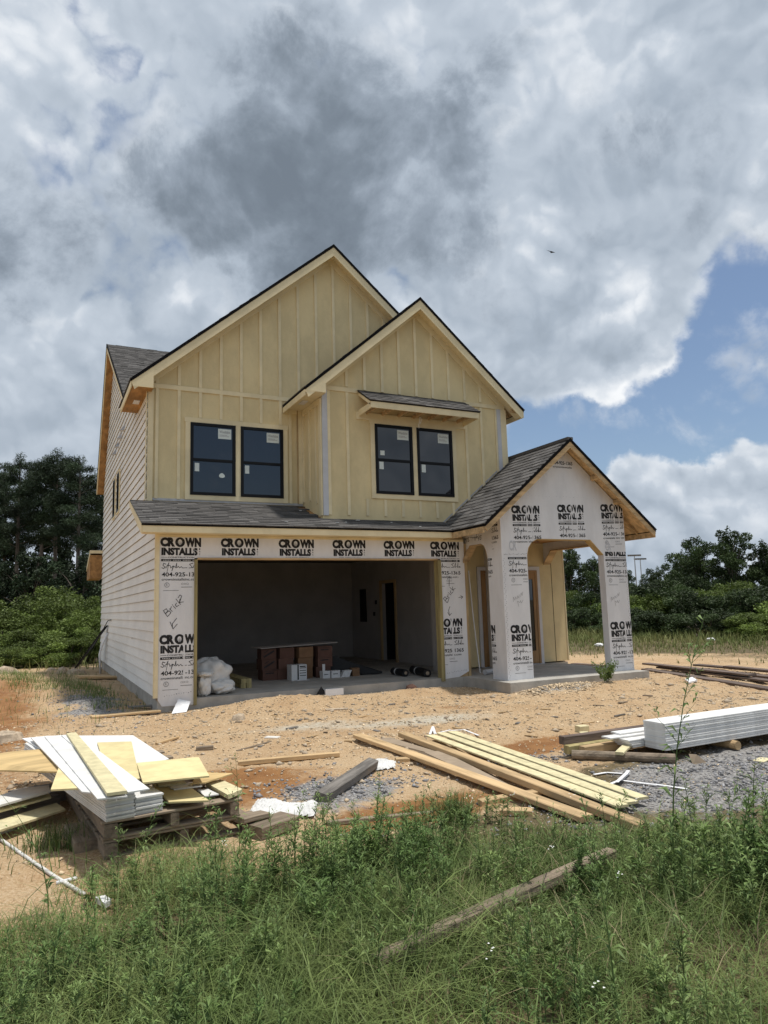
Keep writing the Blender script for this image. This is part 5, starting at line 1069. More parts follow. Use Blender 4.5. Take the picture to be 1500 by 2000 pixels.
# ------------------------------------------------------------------ long white stack on the right
rz = .02
def wp(u, v, z): return (4.05+u*math.cos(rz)-v*math.sin(rz), -7.16+u*math.sin(rz)+v*math.cos(rz), z)
zw = float(gz(4.6, -7.0))+.10; tb = .0212
for k in range(13):
    o = random.uniform(-.006, .006)
    top = k == 12
    lumber('trim_board', wp(o, .145+random.uniform(-.003, .003), zw+tb*k), wp(3.66+o, .145, zw+tb*k), .285, tb-.0012, 'white_board', 'white board on the very top of the long stack by the gravel' if top else 'white board within the long stack by the gravel', 'board', warp=.001, group=None if top else 'boards of the long white stack')
for k in range(4):
    lumber('trim_board', wp(-.16-.02*k, .42, zw-.0+tb*k), wp(3.4, .42, zw+tb*k), .24, tb-.0012, 'white_board', 'white board in the low row behind the long white stack', 'board', warp=.001, group='low row of white boards behind the long stack')
lumber('trim_board', wp(-.34, .50, zw+tb*4), wp(1.2, .42, zw+tb*4), .14, .018, 'white_board', 'white board pulled out askew on the low row', 'board')
lumber('trim_board', wp(-.15, .56, zw+tb*5), wp(1.2, .50, zw+tb*5), .14, .018, 'white_board', 'topmost white board above the askew one on the low row', 'board')
for k, (u, v, L_, dz, a, m, lb) in enumerate([(-.72, .70, 1.6, .03, -.12, 'treated_wood', 'greenish post lying behind the low row of white boards'), (-.62, .58, 1.5, .03, -.10, 'bare_wood', 'tan post lying beside the greenish post'), (-.70, .80, 1.7, .11, -.14, 'dark_plank', 'dark post lying on top of the greenish post')]):
    p = wp(u, v, zw-.09+dz); q = wp(u+L_, v+L_*a*.6+.1, zw-.09+dz); lumber('post', p, q, .09, .085, m, lb, 'post')
lumber('stake', wp(-.46, .20, zw-.02), wp(-.02, .46, zw+.0), .09, .03, 'yellow_board', 'pale short board poking out at the end of the stack', 'board')
def cyl(name, p, q, r, m, label, cat): return MB().tube([p, q], r, 12).build(name, m, None, label=label, cat=cat)
cyl('bunk_log', wp(-.72, .62, zw-.055), wp(-.02, -.12, zw-.055), .05, 'old_wood', 'round bunk log sticking out under the end of the white stack', 'log')
cyl('bunk_log', wp(1.02, .75, zw-.05), wp(1.02, -.06, zw-.05), .049, 'bare_wood', 'round bunk log under the middle of the white stack', 'log')
cyl('bunk_log', wp(2.6, .75, zw-.05), wp(2.6, -.04, zw-.05), .049, 'bare_wood', 'round bunk log under the far part of the white stack', 'log')
a0 = P(1365, 1490); MB().add([(a0[0]-.09, a0[1], a0[2]-.01), (a0[0]+.10, a0[1]-.02, a0[2]-.01), (a0[0]+.0, a0[1]+.02, a0[2]+.08), (a0[0]+.16, a0[1]+.10, a0[2]-.01), (a0[0]-.0, a0[1]+.12, a0[2]+.07)], [(0, 1, 2), (1, 3, 4, 2), (0, 2, 4), (0, 4, 3), (0, 3, 1)]).build('folded_cardboard', 'cardboard', None, label='folded brown cardboard scrap on the gravel under the white stack', cat='cardboard')
scrap(1480, 1488, .22, .11, .012, .3, 'yellow_board', 'pale flat offcut on the grey gravel beside the white stack', 'offcut')
# dark planks behind, at the right
for i, (q0, q1, w, dz) in enumerate([((1262, 1309), (1530, 1352), .24, .0), ((1290, 1308), (1540, 1341), .22, .04), ((1330, 1306), (1560, 1333), .22, .02), ((1262, 1305), (1470, 1330), .20, .09), ((1360, 1305), (1560, 1324), .22, .06), ((1420, 1312), (1580, 1330), .20, .10), ((1120, 1298), (1190, 1303), .2, .0)]):
    p0, p1 = P(*q0), P(*q1)
    lumber('dark_plank', (p0[0], p0[1], p0[2]+dz), (p1[0], p1[1], p1[2]+dz), w, .04, 'dark_plank', ['dark weathered plank lying lowest and foremost beside the porch', 'dark weathered plank second in the pile beside the porch', 'dark weathered plank in the middle of the pile beside the porch', 'dark weathered plank lying high across the pile beside the porch', 'dark weathered plank at the back of the pile beside the porch', 'dark weathered plank topping the far end of the pile', 'dark weathered plank showing behind the porch slab between the posts'][i], 'plank', group='dark planks beside the porch')
sheet('plastic_scrap', [(1338, 1326), (1352, 1322), (1362, 1328), (1345, 1332)], -.14, .03, 'white_plastic', 'small white plastic scrap before the dark planks', 'scrap')
# old beam in the grass
b0, b1 = P(735, 1908), P(1197, 1712); lumber('old_beam', (b0[0], b0[1], b0[2]+.03), (b1[0], b1[1], b1[2]+.11), .075, .055, 'old_wood', 'long weathered beam lying half sunk in the tall grass', 'beam', warp=.012)
# ------------------------------------------------------------------ stones (many, small: stuff)
ICO_V = None
def stones(name, pts, sizes, m, squash=.6):
    n = len(pts); r = rng
    base = np.array([(1, 0, 0), (-1, 0, 0), (0, 1, 0), (0, -1, 0), (0, 0, 1), (0, 0, -1)], float)
    bf = np.array([(0, 2, 4), (2, 1, 4), (1, 3, 4), (3, 0, 4), (2, 0, 5), (1, 2, 5), (3, 1, 5), (0, 3, 5)])
    V = base[None]*(r.uniform(.55, 1.25, (n, 6, 1))) ; a = r.uniform(0, 6.28, n); c, s = np.cos(a)[:, None], np.sin(a)[:, None]
    x = V[..., 0]*c - V[..., 1]*s; y = V[..., 0]*s + V[..., 1]*c
    t = r.uniform(-.6, .6, (n, 1)); z = V[..., 2]*squash; x, z = x*np.cos(t)-z*np.sin(t), x*np.sin(t)+z*np.cos(t)
    V = np.stack([x, y, z], -1)*np.asarray(sizes)[:, None, None] + np.asarray(pts)[:, None, :]
    F = (bf[None]+np.arange(n)[:, None, None]*6).reshape(-1, 3)
    raw_mesh(name, V.reshape(-1, 3), F, m, np.repeat(np.clip(r.normal(.5, .22, n), .02, 1), 8))
def raw_mesh(name, V, F, m, tone, kind='stuff', parent=None, smooth=False, **kw):
    me = bpy.data.meshes.new(name); V = np.ascontiguousarray(V, dtype=np.float32); F = np.ascontiguousarray(F, dtype=np.int32); k = F.shape[1]
    me.vertices.add(len(V)); me.vertices.foreach_set('co', V.ravel()); me.loops.add(F.size); me.loops.foreach_set('vertex_index', F.ravel())
    me.polygons.add(len(F)); me.polygons.foreach_set('loop_start', np.arange(0, F.size, k, dtype=np.int32)); me.update(calc_edges=True)
    at = me.attributes.new('tone', 'FLOAT', 'FACE'); at.data.foreach_set('value', np.asarray(tone, dtype=np.float32))
    me.materials.append(MATS[m])
    if smooth: me.shade_smooth()
    return link(name, me, parent, kind=kind, **kw) if name else me
def scatter(n, x0, x1, y0, y1, dens=None):
    x = rng.uniform(x0, x1, n); y = rng.uniform(y0, y1, n)
    ok = ~((x > 0.0) & (x < 10) & (y > -.02) & (y < 12)) & ~((x > 6.05) & (x < 9.8) & (y > -1.66) & (y < 1.4))
    if dens is not None: ok &= rng.uniform(0, 1, n) < dens(x, y)
    return x[ok], y[ok]
x, y = scatter(40000, -4, 9, -9, .2, lambda x, y: np.clip(.45+.5*hnoise(x, y, 1.3, 31), .06, 1))
stones('pebbles', np.stack([x, y, gz(x, y)+.001], -1), rng.lognormal(-4.8, .55, len(x)).clip(.003, .034), 'pale_stone')
x, y = scatter(4200, -4, 9.5, -6.5, .1, lambda x, y: np.clip(.4+.6*hnoise(x, y, .8, 33), .05, 1)); stones('dirt_clods', np.stack([x, y, gz(x, y)+.004], -1), rng.lognormal(-3.7, .5, len(x)).clip(.012, .075), 'rock', .5)
x, y = scatter(12000, -4, 13, -5, .2); stones('pebbles', np.stack([x, y, gz(x, y)+.002], -1), rng.lognormal(-4.4, .45, len(x)).clip(.006, .04), 'pale_stone')
def gdens(x, y):
    return np.clip(1.5*np.exp(-(((x-.78)/.62)**2+((y+6.2)/.42)**2)) + 1.4*np.exp(-(((x-4.3)/1.9)**2+((y+8.0)/.62)**2)) + .55*np.exp(-(((x-3.2)/1.1)**2+((y+6.25)/.28)**2)) + .4*np.exp(-(((x+.9)/.6)**2+((y-1.6)/1.8)**2)), 0, 1)
x, y = scatter(90000, -2.5, 8, -9.4, 5, gdens); stones('gravel', np.stack([x, y, gz(x, y)+.004], -1), rng.lognormal(-4.25, .45, len(x)).clip(.006, .05), 'grey_stone')
x, y = scatter(5000, 6.0, 8.2, -2.5, -1.66, lambda x, y: np.exp(-(((x-6.95)/.6)**2+((y+2.0)/.25)**2)))
stones('gravel', np.stack([x, y, gz(x, y)+.004], -1), rng.lognormal(-4.2, .5, len(x)).clip(.006, .05), 'pale_stone')
# ------------------------------------------------------------------ grass and weeds
def blades(n, X, Y, h, w, lean, seg=3):
    """curved grass blades as strips of quads -> V, F"""
    k = len(X); a = rng.uniform(0, 2*math.pi, k); dx, dy = np.cos(a), np.sin(a); px, py = -dy, dx
    z0 = gz(X, Y)-.01; V = []
    for i in range(seg+1):
        t = i/seg; off = lean*h*(t**1.8); zz = z0 + h*(t - .38*lean*t**2.2); ww = w*(1-t)**.7*(.5 if i == seg else 1)
        V.append(np.stack([X+dx*off-px*ww, Y+dy*off-py*ww, zz], -1)); V.append(np.stack([X+dx*off+px*ww, Y+dy*off+py*ww, zz], -1))
    V = np.stack(V, 1); m = 2*(seg+1)
    f = np.array([(2*i, 2*i+1, 2*i+3, 2*i+2) for i in range(seg)]); F = (f[None]+np.arange(k)[:, None, None]*m).reshape(-1, 4)
    return V.reshape(-1, 3), F
def grass_obj(name, X, Y, h, w, lean, m, tmean=.5):
    V, F = blades(len(X), X, Y, h, w, lean); raw_mesh(name, V, F, m, np.repeat(np.clip(rng.normal(tmean, .2, len(X)), .02, 1), 3))
def edge_y(x):     # where the grass begins, going towards the camera
    return -7.52 - .42*(x+.12) + .20*hnoise(x, x*0, 2.1, 41) - np.where(x < -1.0, 1.15*(-1.0-x), 0)
def clump(x, y): return np.clip(hnoise(x, y, 2.6, 42)*.8+.55, 0, 1)
def fore_d(x, y):
    d = (edge_y(x)-y); return np.clip(d*1.5+.08, 0, 1)*np.clip(.12+1.2*clump(x, y), .12, 1)
x, y = scatter(190000, -3.2, 5.2, -11.2, -6.2, fore_d); p = clump(x, y)
grass_obj('grass', x, y, rng.uniform(.10, .32, len(x))*(.45+.6*p)*np.clip(.55+.45*(edge_y(x)-y), .4, 1), rng.uniform(.0014, .0034, len(x)), rng.uniform(.4, 1.5, len(x)), 'grass_blade')
x, y = scatter(26000, -3.4, 4.2, -11.6, -7.4, lambda x, y: fore_d(x, y)*np.clip(1.6*(hnoise(x, y, 1.2, 44)*.5+.5)-.75, 0, 1))
grass_obj('dry_grass', x, y, rng.uniform(.08, .36, len(x)), rng.uniform(.0014, .0034, len(x)), rng.uniform(.5, 1.5, len(x)), 'dry_grass')
x, y = scatter(11500, -3.2, 5.2, -11.2, -7.4, lambda x, y: np.clip((edge_y(x)-y-.1)*1.5, 0, 1)*np.clip(2*(hnoise(x, y, 1.6, 48)*.5+.5)-.6, .08, 1))
grass_obj('long_grass', x, y, rng.uniform(.22, .52, len(x)), rng.uniform(.0022, .0052, len(x)), rng.uniform(.7, 1.7, len(x)), 'grass_blade', .42)
# sparse grass on the dirt, left bank, and round the yard
def sparse(x, y): return np.clip(1.3*np.exp(-(((x+1.0)/.55)**2+((y-3.2)/2.2)**2)) + 1.2*np.exp(-(((x+1.9)/1.0)**2+((y-6)/3.5)**2)) + .9*np.exp(-(((x+.55)/.4)**2+((y-.9)/.6)**2)) + .5*np.exp(-(((x+1.9)/.5)**2+((y+6.9)/.4)**2)), 0, 1)*np.clip(1.8*(hnoise(x, y, 2.4, 45)*.5+.5)-.5, 0, 1)
x, y = scatter(30000, -3.5, .1, -7.6, 10, sparse); grass_obj('grass', x, y, rng.uniform(.06, .24, len(x)), rng.uniform(.003, .006, len(x)), rng.uniform(.2, 1, len(x)), 'grass_blade')
# weeds: stems with narrow leaves
def weed_mesh(h, nbr, nleaf, seed, leaf=.07, droop=.25, spread=.45, lw=.10):
    r = np.random.default_rng(seed); b = MB(); bend = r.uniform(-.3, .3, 2)*h*.5
    def path(t): return np.array((bend[0]*t*t, bend[1]*t*t, h*t))
    b.tube([path(t) for t in np.linspace(0, 1, 7)], [(.0028+.0022*h)*(1-.75*t) for t in np.linspace(0, 1, 7)], 4, False, .35)
    def leafq(p, d, L_, t):
        d = d/np.linalg.norm(d); s = np.cross(d, (0, 0, 1.0)); s = s/(np.linalg.norm(s)+1e-6)*L_*lw; s = s + np.array((0, 0, 1))*r.uniform(-.5, .5)*L_*lw
        m_ = p+d*L_*.5+np.array((0, 0, .05*L_)); e = p+d*L_-np.array((0, 0, droop*L_))
        b.add([p, m_-s, e, m_+s], [(0, 1, 2, 3)], t)
    for i in range(nleaf):
        t = r.uniform(.08, 1); a = i*2.4+r.uniform(-.4, .4); leafq(path(t), np.array((math.cos(a), math.sin(a), r.uniform(.2, 1.1))), leaf*r.uniform(.6, 1.2)*(1.15-.5*t), float(np.clip(r.normal(.5, .16), .05, 1)))
    for i in range(nbr):
        t = r.uniform(.3, .92); a = r.uniform(0, 6.28); p = path(t); L_ = h*spread*(1.15-t)*r.uniform(.6, 1.1); d = np.array((math.cos(a), math.sin(a), r.uniform(.6, 1.4))); d /= np.linalg.norm(d)
        pts = [p+d*L_*u+np.array((0, 0, -.12*L_*u*u)) for u in (0, .5, 1)]; b.tube(pts, [.0018, .0014, .0007], 3, False, .4)
        for k in range(max(4, nleaf//7)):
            u = r.uniform(.12, 1); a2 = r.uniform(0, 6.28); leafq(p+d*L_*u, d*.8+np.array((math.cos(a2), math.sin(a2), r.uniform(0, .6))), leaf*.6*r.uniform(.6, 1.1), float(np.clip(r.normal(.55, .16), .05, 1)))
    return b
# dense low weeds as one mass
def weed_mass(name, n, x0, x1, y0, y1, dens, hr, kinds, m):
    x, y = scatter(n, x0, x1, y0, y1, dens); Vs, Fs, Ts, o = [], [], [], 0
    protos = [(np.array(k.v), k.f, np.array(k.t)) for k in kinds]
    pq = []
    for v, f, t in protos: pq.append((v, np.array([q if len(q) == 4 else (*q, q[-1]) for q in f if len(q) in (3, 4)]), np.array([tt for q, tt in zip(f, t) if len(q) in (3, 4)])))
    z = gz(x, y)
    for i in range(len(x)):
        v, f, t = pq[i % len(pq)]; s = rng.uniform(*hr); a = rng.uniform(0, 6.28); c, k = math.cos(a)*s, math.sin(a)*s
        Vs.append(np.stack([v[:, 0]*c-v[:, 1]*k+x[i], v[:, 0]*k+v[:, 1]*c+y[i], v[:, 2]*s+z[i]-.01], -1)); Fs.append(f+o); Ts.append(np.clip(t+rng.normal(0, .12), 0, 1)); o += len(v)
    raw_mesh(name, np.concatenate(Vs), np.concatenate(Fs), m, np.concatenate(Ts))
kinds = [weed_mesh(.42, 7, 40, s, .062, .2, .5, .105) for s in range(4)] + [weed_mesh(.28, 5, 34, 9+s, .075, .12, .6, .13) for s in range(4)]
weed_mass('weeds', 4400, -3.1, 5.0, -11.2, -6.7, lambda x, y: np.clip(np.clip((edge_y(x)-y-.38)*1.1, 0, 1)*np.clip(2.0*clump(x+3, y)-.5, 0.05, 1) + .9*np.exp(-(((x-.75)/.55)**2+((y+8.1)/.35)**2)), 0, 1), (.35, .95), kinds, 'weed')
# leafy weed bank in the middle (taller)
weed_mass('weeds', 760, -1.2, 1.2, -9.3, -7.7, lambda x, y: np.exp(-(((x+.05)/.55)**2+((y+8.48)/.40)**2)), (.62, 1.15), kinds, 'weed')
weed_mass('weeds', 420, 1.3, 3.2, -10.9, -9.0, lambda x, y: np.exp(-(((x-2.0)/.6)**2+((y+9.9)/.7)**2)), (.75, 1.4), kinds, 'weed')
# tall single weeds
def tall_weed(px, py, h, seed, label, lean=(0, 0), nleaf=36, nbr=5, leaf=.10, sc=1.0):
    p = P(px, py); e = empty('tall_weed', p, label=label, cat='weed'); b = weed_mesh(h, nbr, nleaf, seed, leaf, .35, .32, .09)
    b.v = [(v[0]+lean[0]*(v[2]/h)**2+p[0], v[1]+lean[1]*(v[2]/h)**2+p[1], v[2]+p[2]) for v in b.v]
    ns = 6*4; st = MB(); st.v = b.v[:28]; st.f = b.f[:24]; st.t = [.4]*24; st.build('stem', 'weed', e)
    lf = MB(); lf.v = b.v; lf.f = b.f[24:]; lf.t = b.t[24:]; lf.build('leaves', 'weed', e); return e
tall_weed(1318, 1730, 1.58, 51, 'tallest weed with nodding tip rising before the white stack', (.16, .02), 46, 8, .15)
tall_weed(468, 1668, .68, 52, 'slender weed standing in front of the right end of the pallets', (-.05, .0), 34, 6, .08)
tall_weed(95, 1790, .72, 53, 'tall thin weed in front of the long white pipe', (-.18, .0), 30, 5, .08)
tall_weed(640, 1680, .50, 54, 'leafy weed rising before the grey timber', (-.03, 0), 36, 6, .07)
tall_weed(735, 1672, .55, 55, 'slim weed in front of the gravel patch and puddle', (.02, 0), 34, 6, .07)
tall_weed(575, 1690, .48, 56, 'leafy weed before the crumpled white plastic', (.02, 0), 36, 6, .07)
tall_weed(260, 1745, .50, 57, 'weed with arching tip growing before the lower pallet', (.14, .02), 30, 5, .08)
tall_weed(412, 1720, .52, 58, 'bushy weed growing at the right corner of the lower pallet', (.03, 0), 44, 8, .08)
tall_weed(1010, 1700, .40, 59, 'weed by the near end of the front tan plank', (.02, 0), 30, 5, .07)
tall_weed(1200, 1690, .45, 60, 'weed covering the ends of the yellow boards', (.1, 0), 34, 6, .09)
tall_weed(1205, 1990, .85, 61, 'dark tall weed deep in the grass right of the sunken beam', (.02, .05), 44, 8, .08)
tall_weed(1420, 1760, .62, 62, 'weed leaning out over the gravel beside the tallest weed', (.22, .0), 34, 6, .09)
def tuft(px, py, n, h, sp_, label, seed, m='grass_blade'):
    p = P(px, py); X = p[0]+rng.normal(0, sp_, n); Y = p[1]+rng.normal(0, sp_*.8, n)
    V, F = blades(n, X, Y, rng.uniform(.45, 1, n)*h, rng.uniform(.002, .004, n), rng.uniform(.1, .9, n)); raw_mesh('grass_tuft', V, F, m, np.repeat(np.clip(rng.normal(.35, .15, n), 0, 1), 3), kind=None, label=label, cat='grass tuft')
tuft(888, 1612, 420, .36, .075, 'tall dense grass tuft at the end of the muddy puddle', 1)
tuft(992, 1634, 120, .12, .05, 'small low grass tuft on bare dirt', 2)
tuft(110, 1655, 260, .28, .13, 'wide grass tuft left of the lower pallet', 3)
tuft(1080, 1672, 420, .26, .15, 'spiky dark grass tuft beside the ends of the tan planks', 4)
def shrub(px, py, h, n, label, name='small_shrub'):
    p = P(px, py); r = np.random.default_rng(px); e = empty(name, p, label=label, cat='plant'); b = MB(); st = MB()
    for i in range(16):
        a = r.uniform(0, 6.28); t_ = np.array((math.cos(a)*r.uniform(.2, .8), math.sin(a)*r.uniform(.2, .8), 1)); t_ *= h*r.uniform(.6, 1)/np.linalg.norm(t_); st.tube([p, np.array(p)+t_*.6, np.array(p)+t_], [.006, .004, .002], 4, False)
        for k in range(n//16):
            q = np.array(p)+t_*r.uniform(.25, 1)+r.normal(0, .05*h, 3); d = r.normal(0, 1, 3); d /= np.linalg.norm(d); s_ = np.cross(d, r.normal(0, 1, 3)); s_ /= np.linalg.norm(s_); l = h*.11
            b.add([q, q+d*l*.5+s_*l*.22, q+d*l, q+d*l*.5-s_*l*.22], [(0, 1, 2, 3)], float(np.clip(r.normal(.35, .18), 0, 1)))
    st.build('stems', 'weed', e); b.build('leaves', 'weed', e)
shrub(1183, 1337, .46, 900, 'small dark green shrub growing before the right porch post')
for px, py, lb in ((1068, 1690, 'a'),): pass
fx, fy = scatter(14, -1, 3, -10.5, -7.9); b = MB()
for i in range(len(fx)):
    z = float(gz(fx[i], fy[i]))+rng.uniform(.18, .38)
    for k in range(5): q = np.array((fx[i], fy[i], z))+rng.normal(0, .014, 3); b.add([q+(.006, 0, 0), q+(0, .006, .002), q-(.006, 0, 0), q-(0, .006, -.002)], [(0, 1, 2, 3)])
b.build('white_flowers', 'flower', None, kind='stuff')
# ------------------------------------------------------------------ field, bushes and trees beyond
n = 95000; x = rng.uniform(11, 50, n); y = rng.uniform(-10, 28, n); d = np.hypot(x-3, y+2)
ok = (d > 10.5) & (d < 38) & (rng.uniform(0, 1, n) < np.clip((d-11.5)/6 + .5*(hnoise(x, y, .9, 77)), .02, 1)) & ~((x < 10.3)); x, y, d = x[ok], y[ok], d[ok]
grass_obj('field_grass', x, y, rng.uniform(.06, .22, len(x))+np.clip((d-16)*.075, 0, 1.0)*rng.uniform(.4, 1, len(x)), rng.uniform(.006, .016, len(x))*1.2, rng.uniform(.1, .8, len(x)), 'far_grass')
x = rng.uniform(-30, 0, 22000); y = rng.uniform(10.5, 30, 22000); ok = rng.uniform(0, 1, 22000) < np.clip((y-10.5)/5, .05, 1); x, y = x[ok], y[ok]
grass_obj('field_grass', x, y, rng.uniform(.15, .6, len(x)), rng.uniform(.008, .02, len(x)), rng.uniform(.1, .8, len(x)), 'far_grass')
def leaf_cloud(blobs, n, size, r, aspect=.5, shell=.55, tone=(.5, .2), droop=0.0):
    """leaf sized quads spread through a set of ellipsoids -> V, F, T"""
    w = np.array([b[1][0]*b[1][1]*b[1][2] for b in blobs])**(2/3); w = w/w.sum(); idx = r.choice(len(blobs), n, p=w)
    c = np.array([b[0] for b in blobs])[idx]; rad = np.array([b[1] for b in blobs])[idx]; bt = r.normal(0, .19, len(blobs))[idx]
    d = r.normal(0, 1, (n, 3)); d /= np.linalg.norm(d, axis=1)[:, None]; rr = (shell+(1-shell)*r.uniform(0, 1, n)**.6)*r.uniform(.85, 1.12, n)
    p = c+d*rad*rr[:, None]
    e1 = d*.6+r.normal(0, .8, (n, 3)); e1[:, 2] -= droop; e1 /= np.linalg.norm(e1, axis=1)[:, None]; e2 = np.cross(e1, r.normal(0, 1, (n, 3))); e2 /= np.linalg.norm(e2, axis=1)[:, None]
    s = size*r.uniform(.6, 1.4, n)[:, None]; a, b = e1*s, e2*s*aspect
    V = np.stack([p-a, p+b*.9, p+a, p-b*.9], 1).reshape(-1, 3); F = np.arange(4*n).reshape(-1, 4)
    T_ = np.clip(tone[0]+bt+r.normal(0, tone[1], n), .02, 1)
    return V, F, T_
def pine(seed, h):
    r = np.random.default_rng(seed); tr = MB(); bend = r.uniform(-.4, .4, 2); P_ = lambda t: np.array((bend[0]*t*t, bend[1]*t*t, h*t))
    tr.tube([P_(t) for t in np.linspace(0, 1, 9)], [.24*(1-.85*t)+.02 for t in np.linspace(0, 1, 9)], 8)
    blobs = []
    for i in range(30):
        t = .50+.48*(i/30)**.9; a = i*2.4+r.uniform(-.5, .5); L_ = h*.19*(1.25-t)*r.uniform(.55, 1.25)+.3; q = P_(t)+np.array((math.cos(a)*L_, math.sin(a)*L_, r.uniform(-.1, .5)*L_*.5+.2))
        tr.tube([P_(t-.02), (P_(t)+q)/2+np.array((0, 0, -.1)), q], [.06*(1.2-t), .04*(1.2-t), .015], 5)
        k = r.uniform(.65, 1.25)*(1.35-.55*t); blobs.append((q, (k*1.15, k*1.15, k*.62))); m_ = (P_(t)*.35+q*.65); blobs.append((m_, (k*.8, k*.8, k*.45)))
    blobs.append((P_(1.0), (.6, .6, .9)))
    return tr, leaf_cloud(blobs, 26000, .15, r, .16, .12, (.5, .2))
def broad(seed, h, w, leaf=.13, n=9000, low=.25):
    r = np.random.default_rng(seed); tr = MB(); tr.tube([(0, 0, -.3), (r.uniform(-.1, .1), 0, h*.3), (r.uniform(-.25, .25), r.uniform(-.2, .2), h*.8)], [.035*h*.5, .028*h*.5, .01*h*.4], 7)
    blobs = [(np.array((0, 0, h*t)), (w*.26*(1.15-t), w*.26*(1.15-t), h*.13)) for t in (.25, .4, .55, .7, .82, .93)]
    for i in range(48):
        t = low+(.97-low)*((i+r.uniform(0, 1))/48); a = r.uniform(0, 6.28); q = w*.5*math.sqrt(max(.05, 1-((t-.45)/.58)**2))*r.uniform(.3, 1); c = np.array((q*math.cos(a), q*math.sin(a), h*t)); k = r.uniform(.09, .17)*w*(1.15-.45*t)
        blobs.append((c, (k, k, k*.85))); tr.tube([(0, 0, h*t*.5), c*.6+np.array((0, 0, h*t*.25)), c], [.012*h*.5, .008*h*.5, .004*h*.4], 4, False)
    return tr, leaf_cloud(blobs, n, leaf, r, .5, .35, (.5, .2))
def bush(seed, w, h, leaf=.10, n=9000):
    r = np.random.default_rng(seed); tr = MB(); blobs = []
    for i in range(22):
        a = r.uniform(0, 6.28); q = w*.5*math.sqrt(r.uniform(0, 1))*.85; hh = h*(1-.55*(q/(w*.5))**2)*r.uniform(.55, 1); k = r.uniform(.14, .26)*w*.6; c = np.array((q*math.cos(a), q*math.sin(a), max(hh-k*.7, k*.4)))
        blobs.append((c, (k, k, k*.85))); tr.tube([(c[0]*.25, c[1]*.25, -.2), c*.7, c], [.035, .022, .008], 4, False)
        blobs.append((np.array((c[0]*1.05, c[1]*1.05, c[2]*.45)), (k*.9, k*.9, k*.7)))
    return tr, leaf_cloud(blobs, n, leaf, r, .45, .3, (.5, .22))
PROTO = {}
def plant(kind, key, maker, x, y, s, rot_, label, cat, m, group, zoff=0.0, sz=None):
    if key not in PROTO:
        tr, (V, F, T_) = maker(); tm = tr.mesh('trunk', 'bark'); cm = raw_mesh(None, V, F, m, T_); PROTO[key] = (tm, cm)
    tm, cm = PROTO[key]; z = float(gz(x, y))+zoff
    mw = Matrix.Translation((x, y, z)) @ Matrix.Rotation(rot_, 4, 'Z') @ Matrix.Diagonal((s, s, (sz or s), 1))
    e = link(kind, None, mw=mw, label=label, cat=cat, group=group)
    for nm, me in (('trunk', tm), ('crown', cm)):
        o = bpy.data.objects.new(nm if cat == 'tree' else ('stems' if nm == 'trunk' else 'foliage'), me); COL.objects.link(o); o.parent = e
    return e
_raw = raw_mesh
def raw_mesh(name, V, F, m, tone, **kw):
    if name: return _raw(name, V, F, m, tone, **kw)
    o = _raw('tmp', V, F, m, tone, kind=None); me = o.data; bpy.data.objects.remove(o); me.name = 'crown'; return me
def far_at(px, dist):
    d = ray(px, 1180); d = d[:2]/np.linalg.norm(d[:2]); return C[0]+d[0]*dist, C[1]+d[1]*dist
def height_for(py, px, dist):
    d = ray(px, py); return C[2]+dist*d[2]/np.linalg.norm(d[:2])
# left pines
LP = [(105, 62, 890, 'tallest dark pine rising behind the green bushes beside the siding', 0), (30, 66, 900, 'dark pine with a split top at the outer side of the grove', 1), (150, 58, 902, 'dark pine with a bare trunk closest to the house wall', 2), (-45, 60, 915, 'dark pine standing at the outer edge of the left grove', 0), (185, 72, 948, 'lower dark pine showing beside the roof eave', 1), (75, 78, 905, 'dark pine half hidden between two taller pines', 2), (215, 66, 975, 'low dark pine hidden behind the house corner', 0), (5, 80, 930, 'dark pine filling the back of the grove', 2)]
for i, (px, ds, top, lb, k) in enumerate(LP):
    x, y = far_at(px, ds); h = height_for(top, px, ds)+.2; plant('pine_tree', 'pine%d' % k, lambda k=k: pine(70+k, 16.0), x, y, h/16.0*1.0, i*1.3, lb, 'tree', 'pine_needle', 'pines behind the left bushes')
for i, (px, ds, top, lb) in enumerate([(60, 52, 1080, 'dark understorey tree filling the shade below the pines'), (160, 50, 1075, 'dark understorey tree beside the house under the pines'), (-40, 54, 1090, 'dark understorey tree at the outer edge below the pines'), (215, 56, 1080, 'dark understorey tree behind the back corner of the house'), (110, 80, 1050, 'dark filler tree deep inside the pine grove'), (10, 82, 1050, 'dark filler tree deep inside the outer grove')]):
    x, y = far_at(px, ds); h = height_for(top, px, ds); plant('understorey_tree', 'broadd%d' % (i % 2), lambda i=i: broad(80+i % 2, 6.0, 5.0, .11, 16000, .08), x, y, h/6.0, i*1.1, lb, 'tree', 'pine_needle', 'dark trees below the left pines')
for i, (px, ds, top, w, lb) in enumerate([(75, 33, 1140, 5.2, 'large bright green bush, tallest of the left bushes'), (-10, 30, 1190, 4.4, 'bright green bush at the outer end of the left bushes'), (140, 31, 1150, 4.2, 'bright green bush beside the white siding'), (185, 36, 1160, 4.0, 'bright green bush half behind the white siding'), (60, 27.5, 1230, 3.4, 'lower green bush in front of the large bright bush'), (135, 27, 1240, 3.0, 'lower green bush next to the leaning black board'), (0, 26, 1265, 2.8, 'low green bush on the dirt crest behind boulders'), (200, 28, 1220, 3.0, 'green bush mostly hidden by the back corner')]):
    x, y = far_at(px, ds); h = height_for(top, px, ds)+.25; k = i % 3; plant('bush', 'bush%d' % k, lambda k=k: bush(90+k, 4.0, 3.0, .052, 30000), x, y, w/4.0, i*.9, lb, 'bush', 'bush_leaf', 'bushes left of the house', sz=h/3.0)
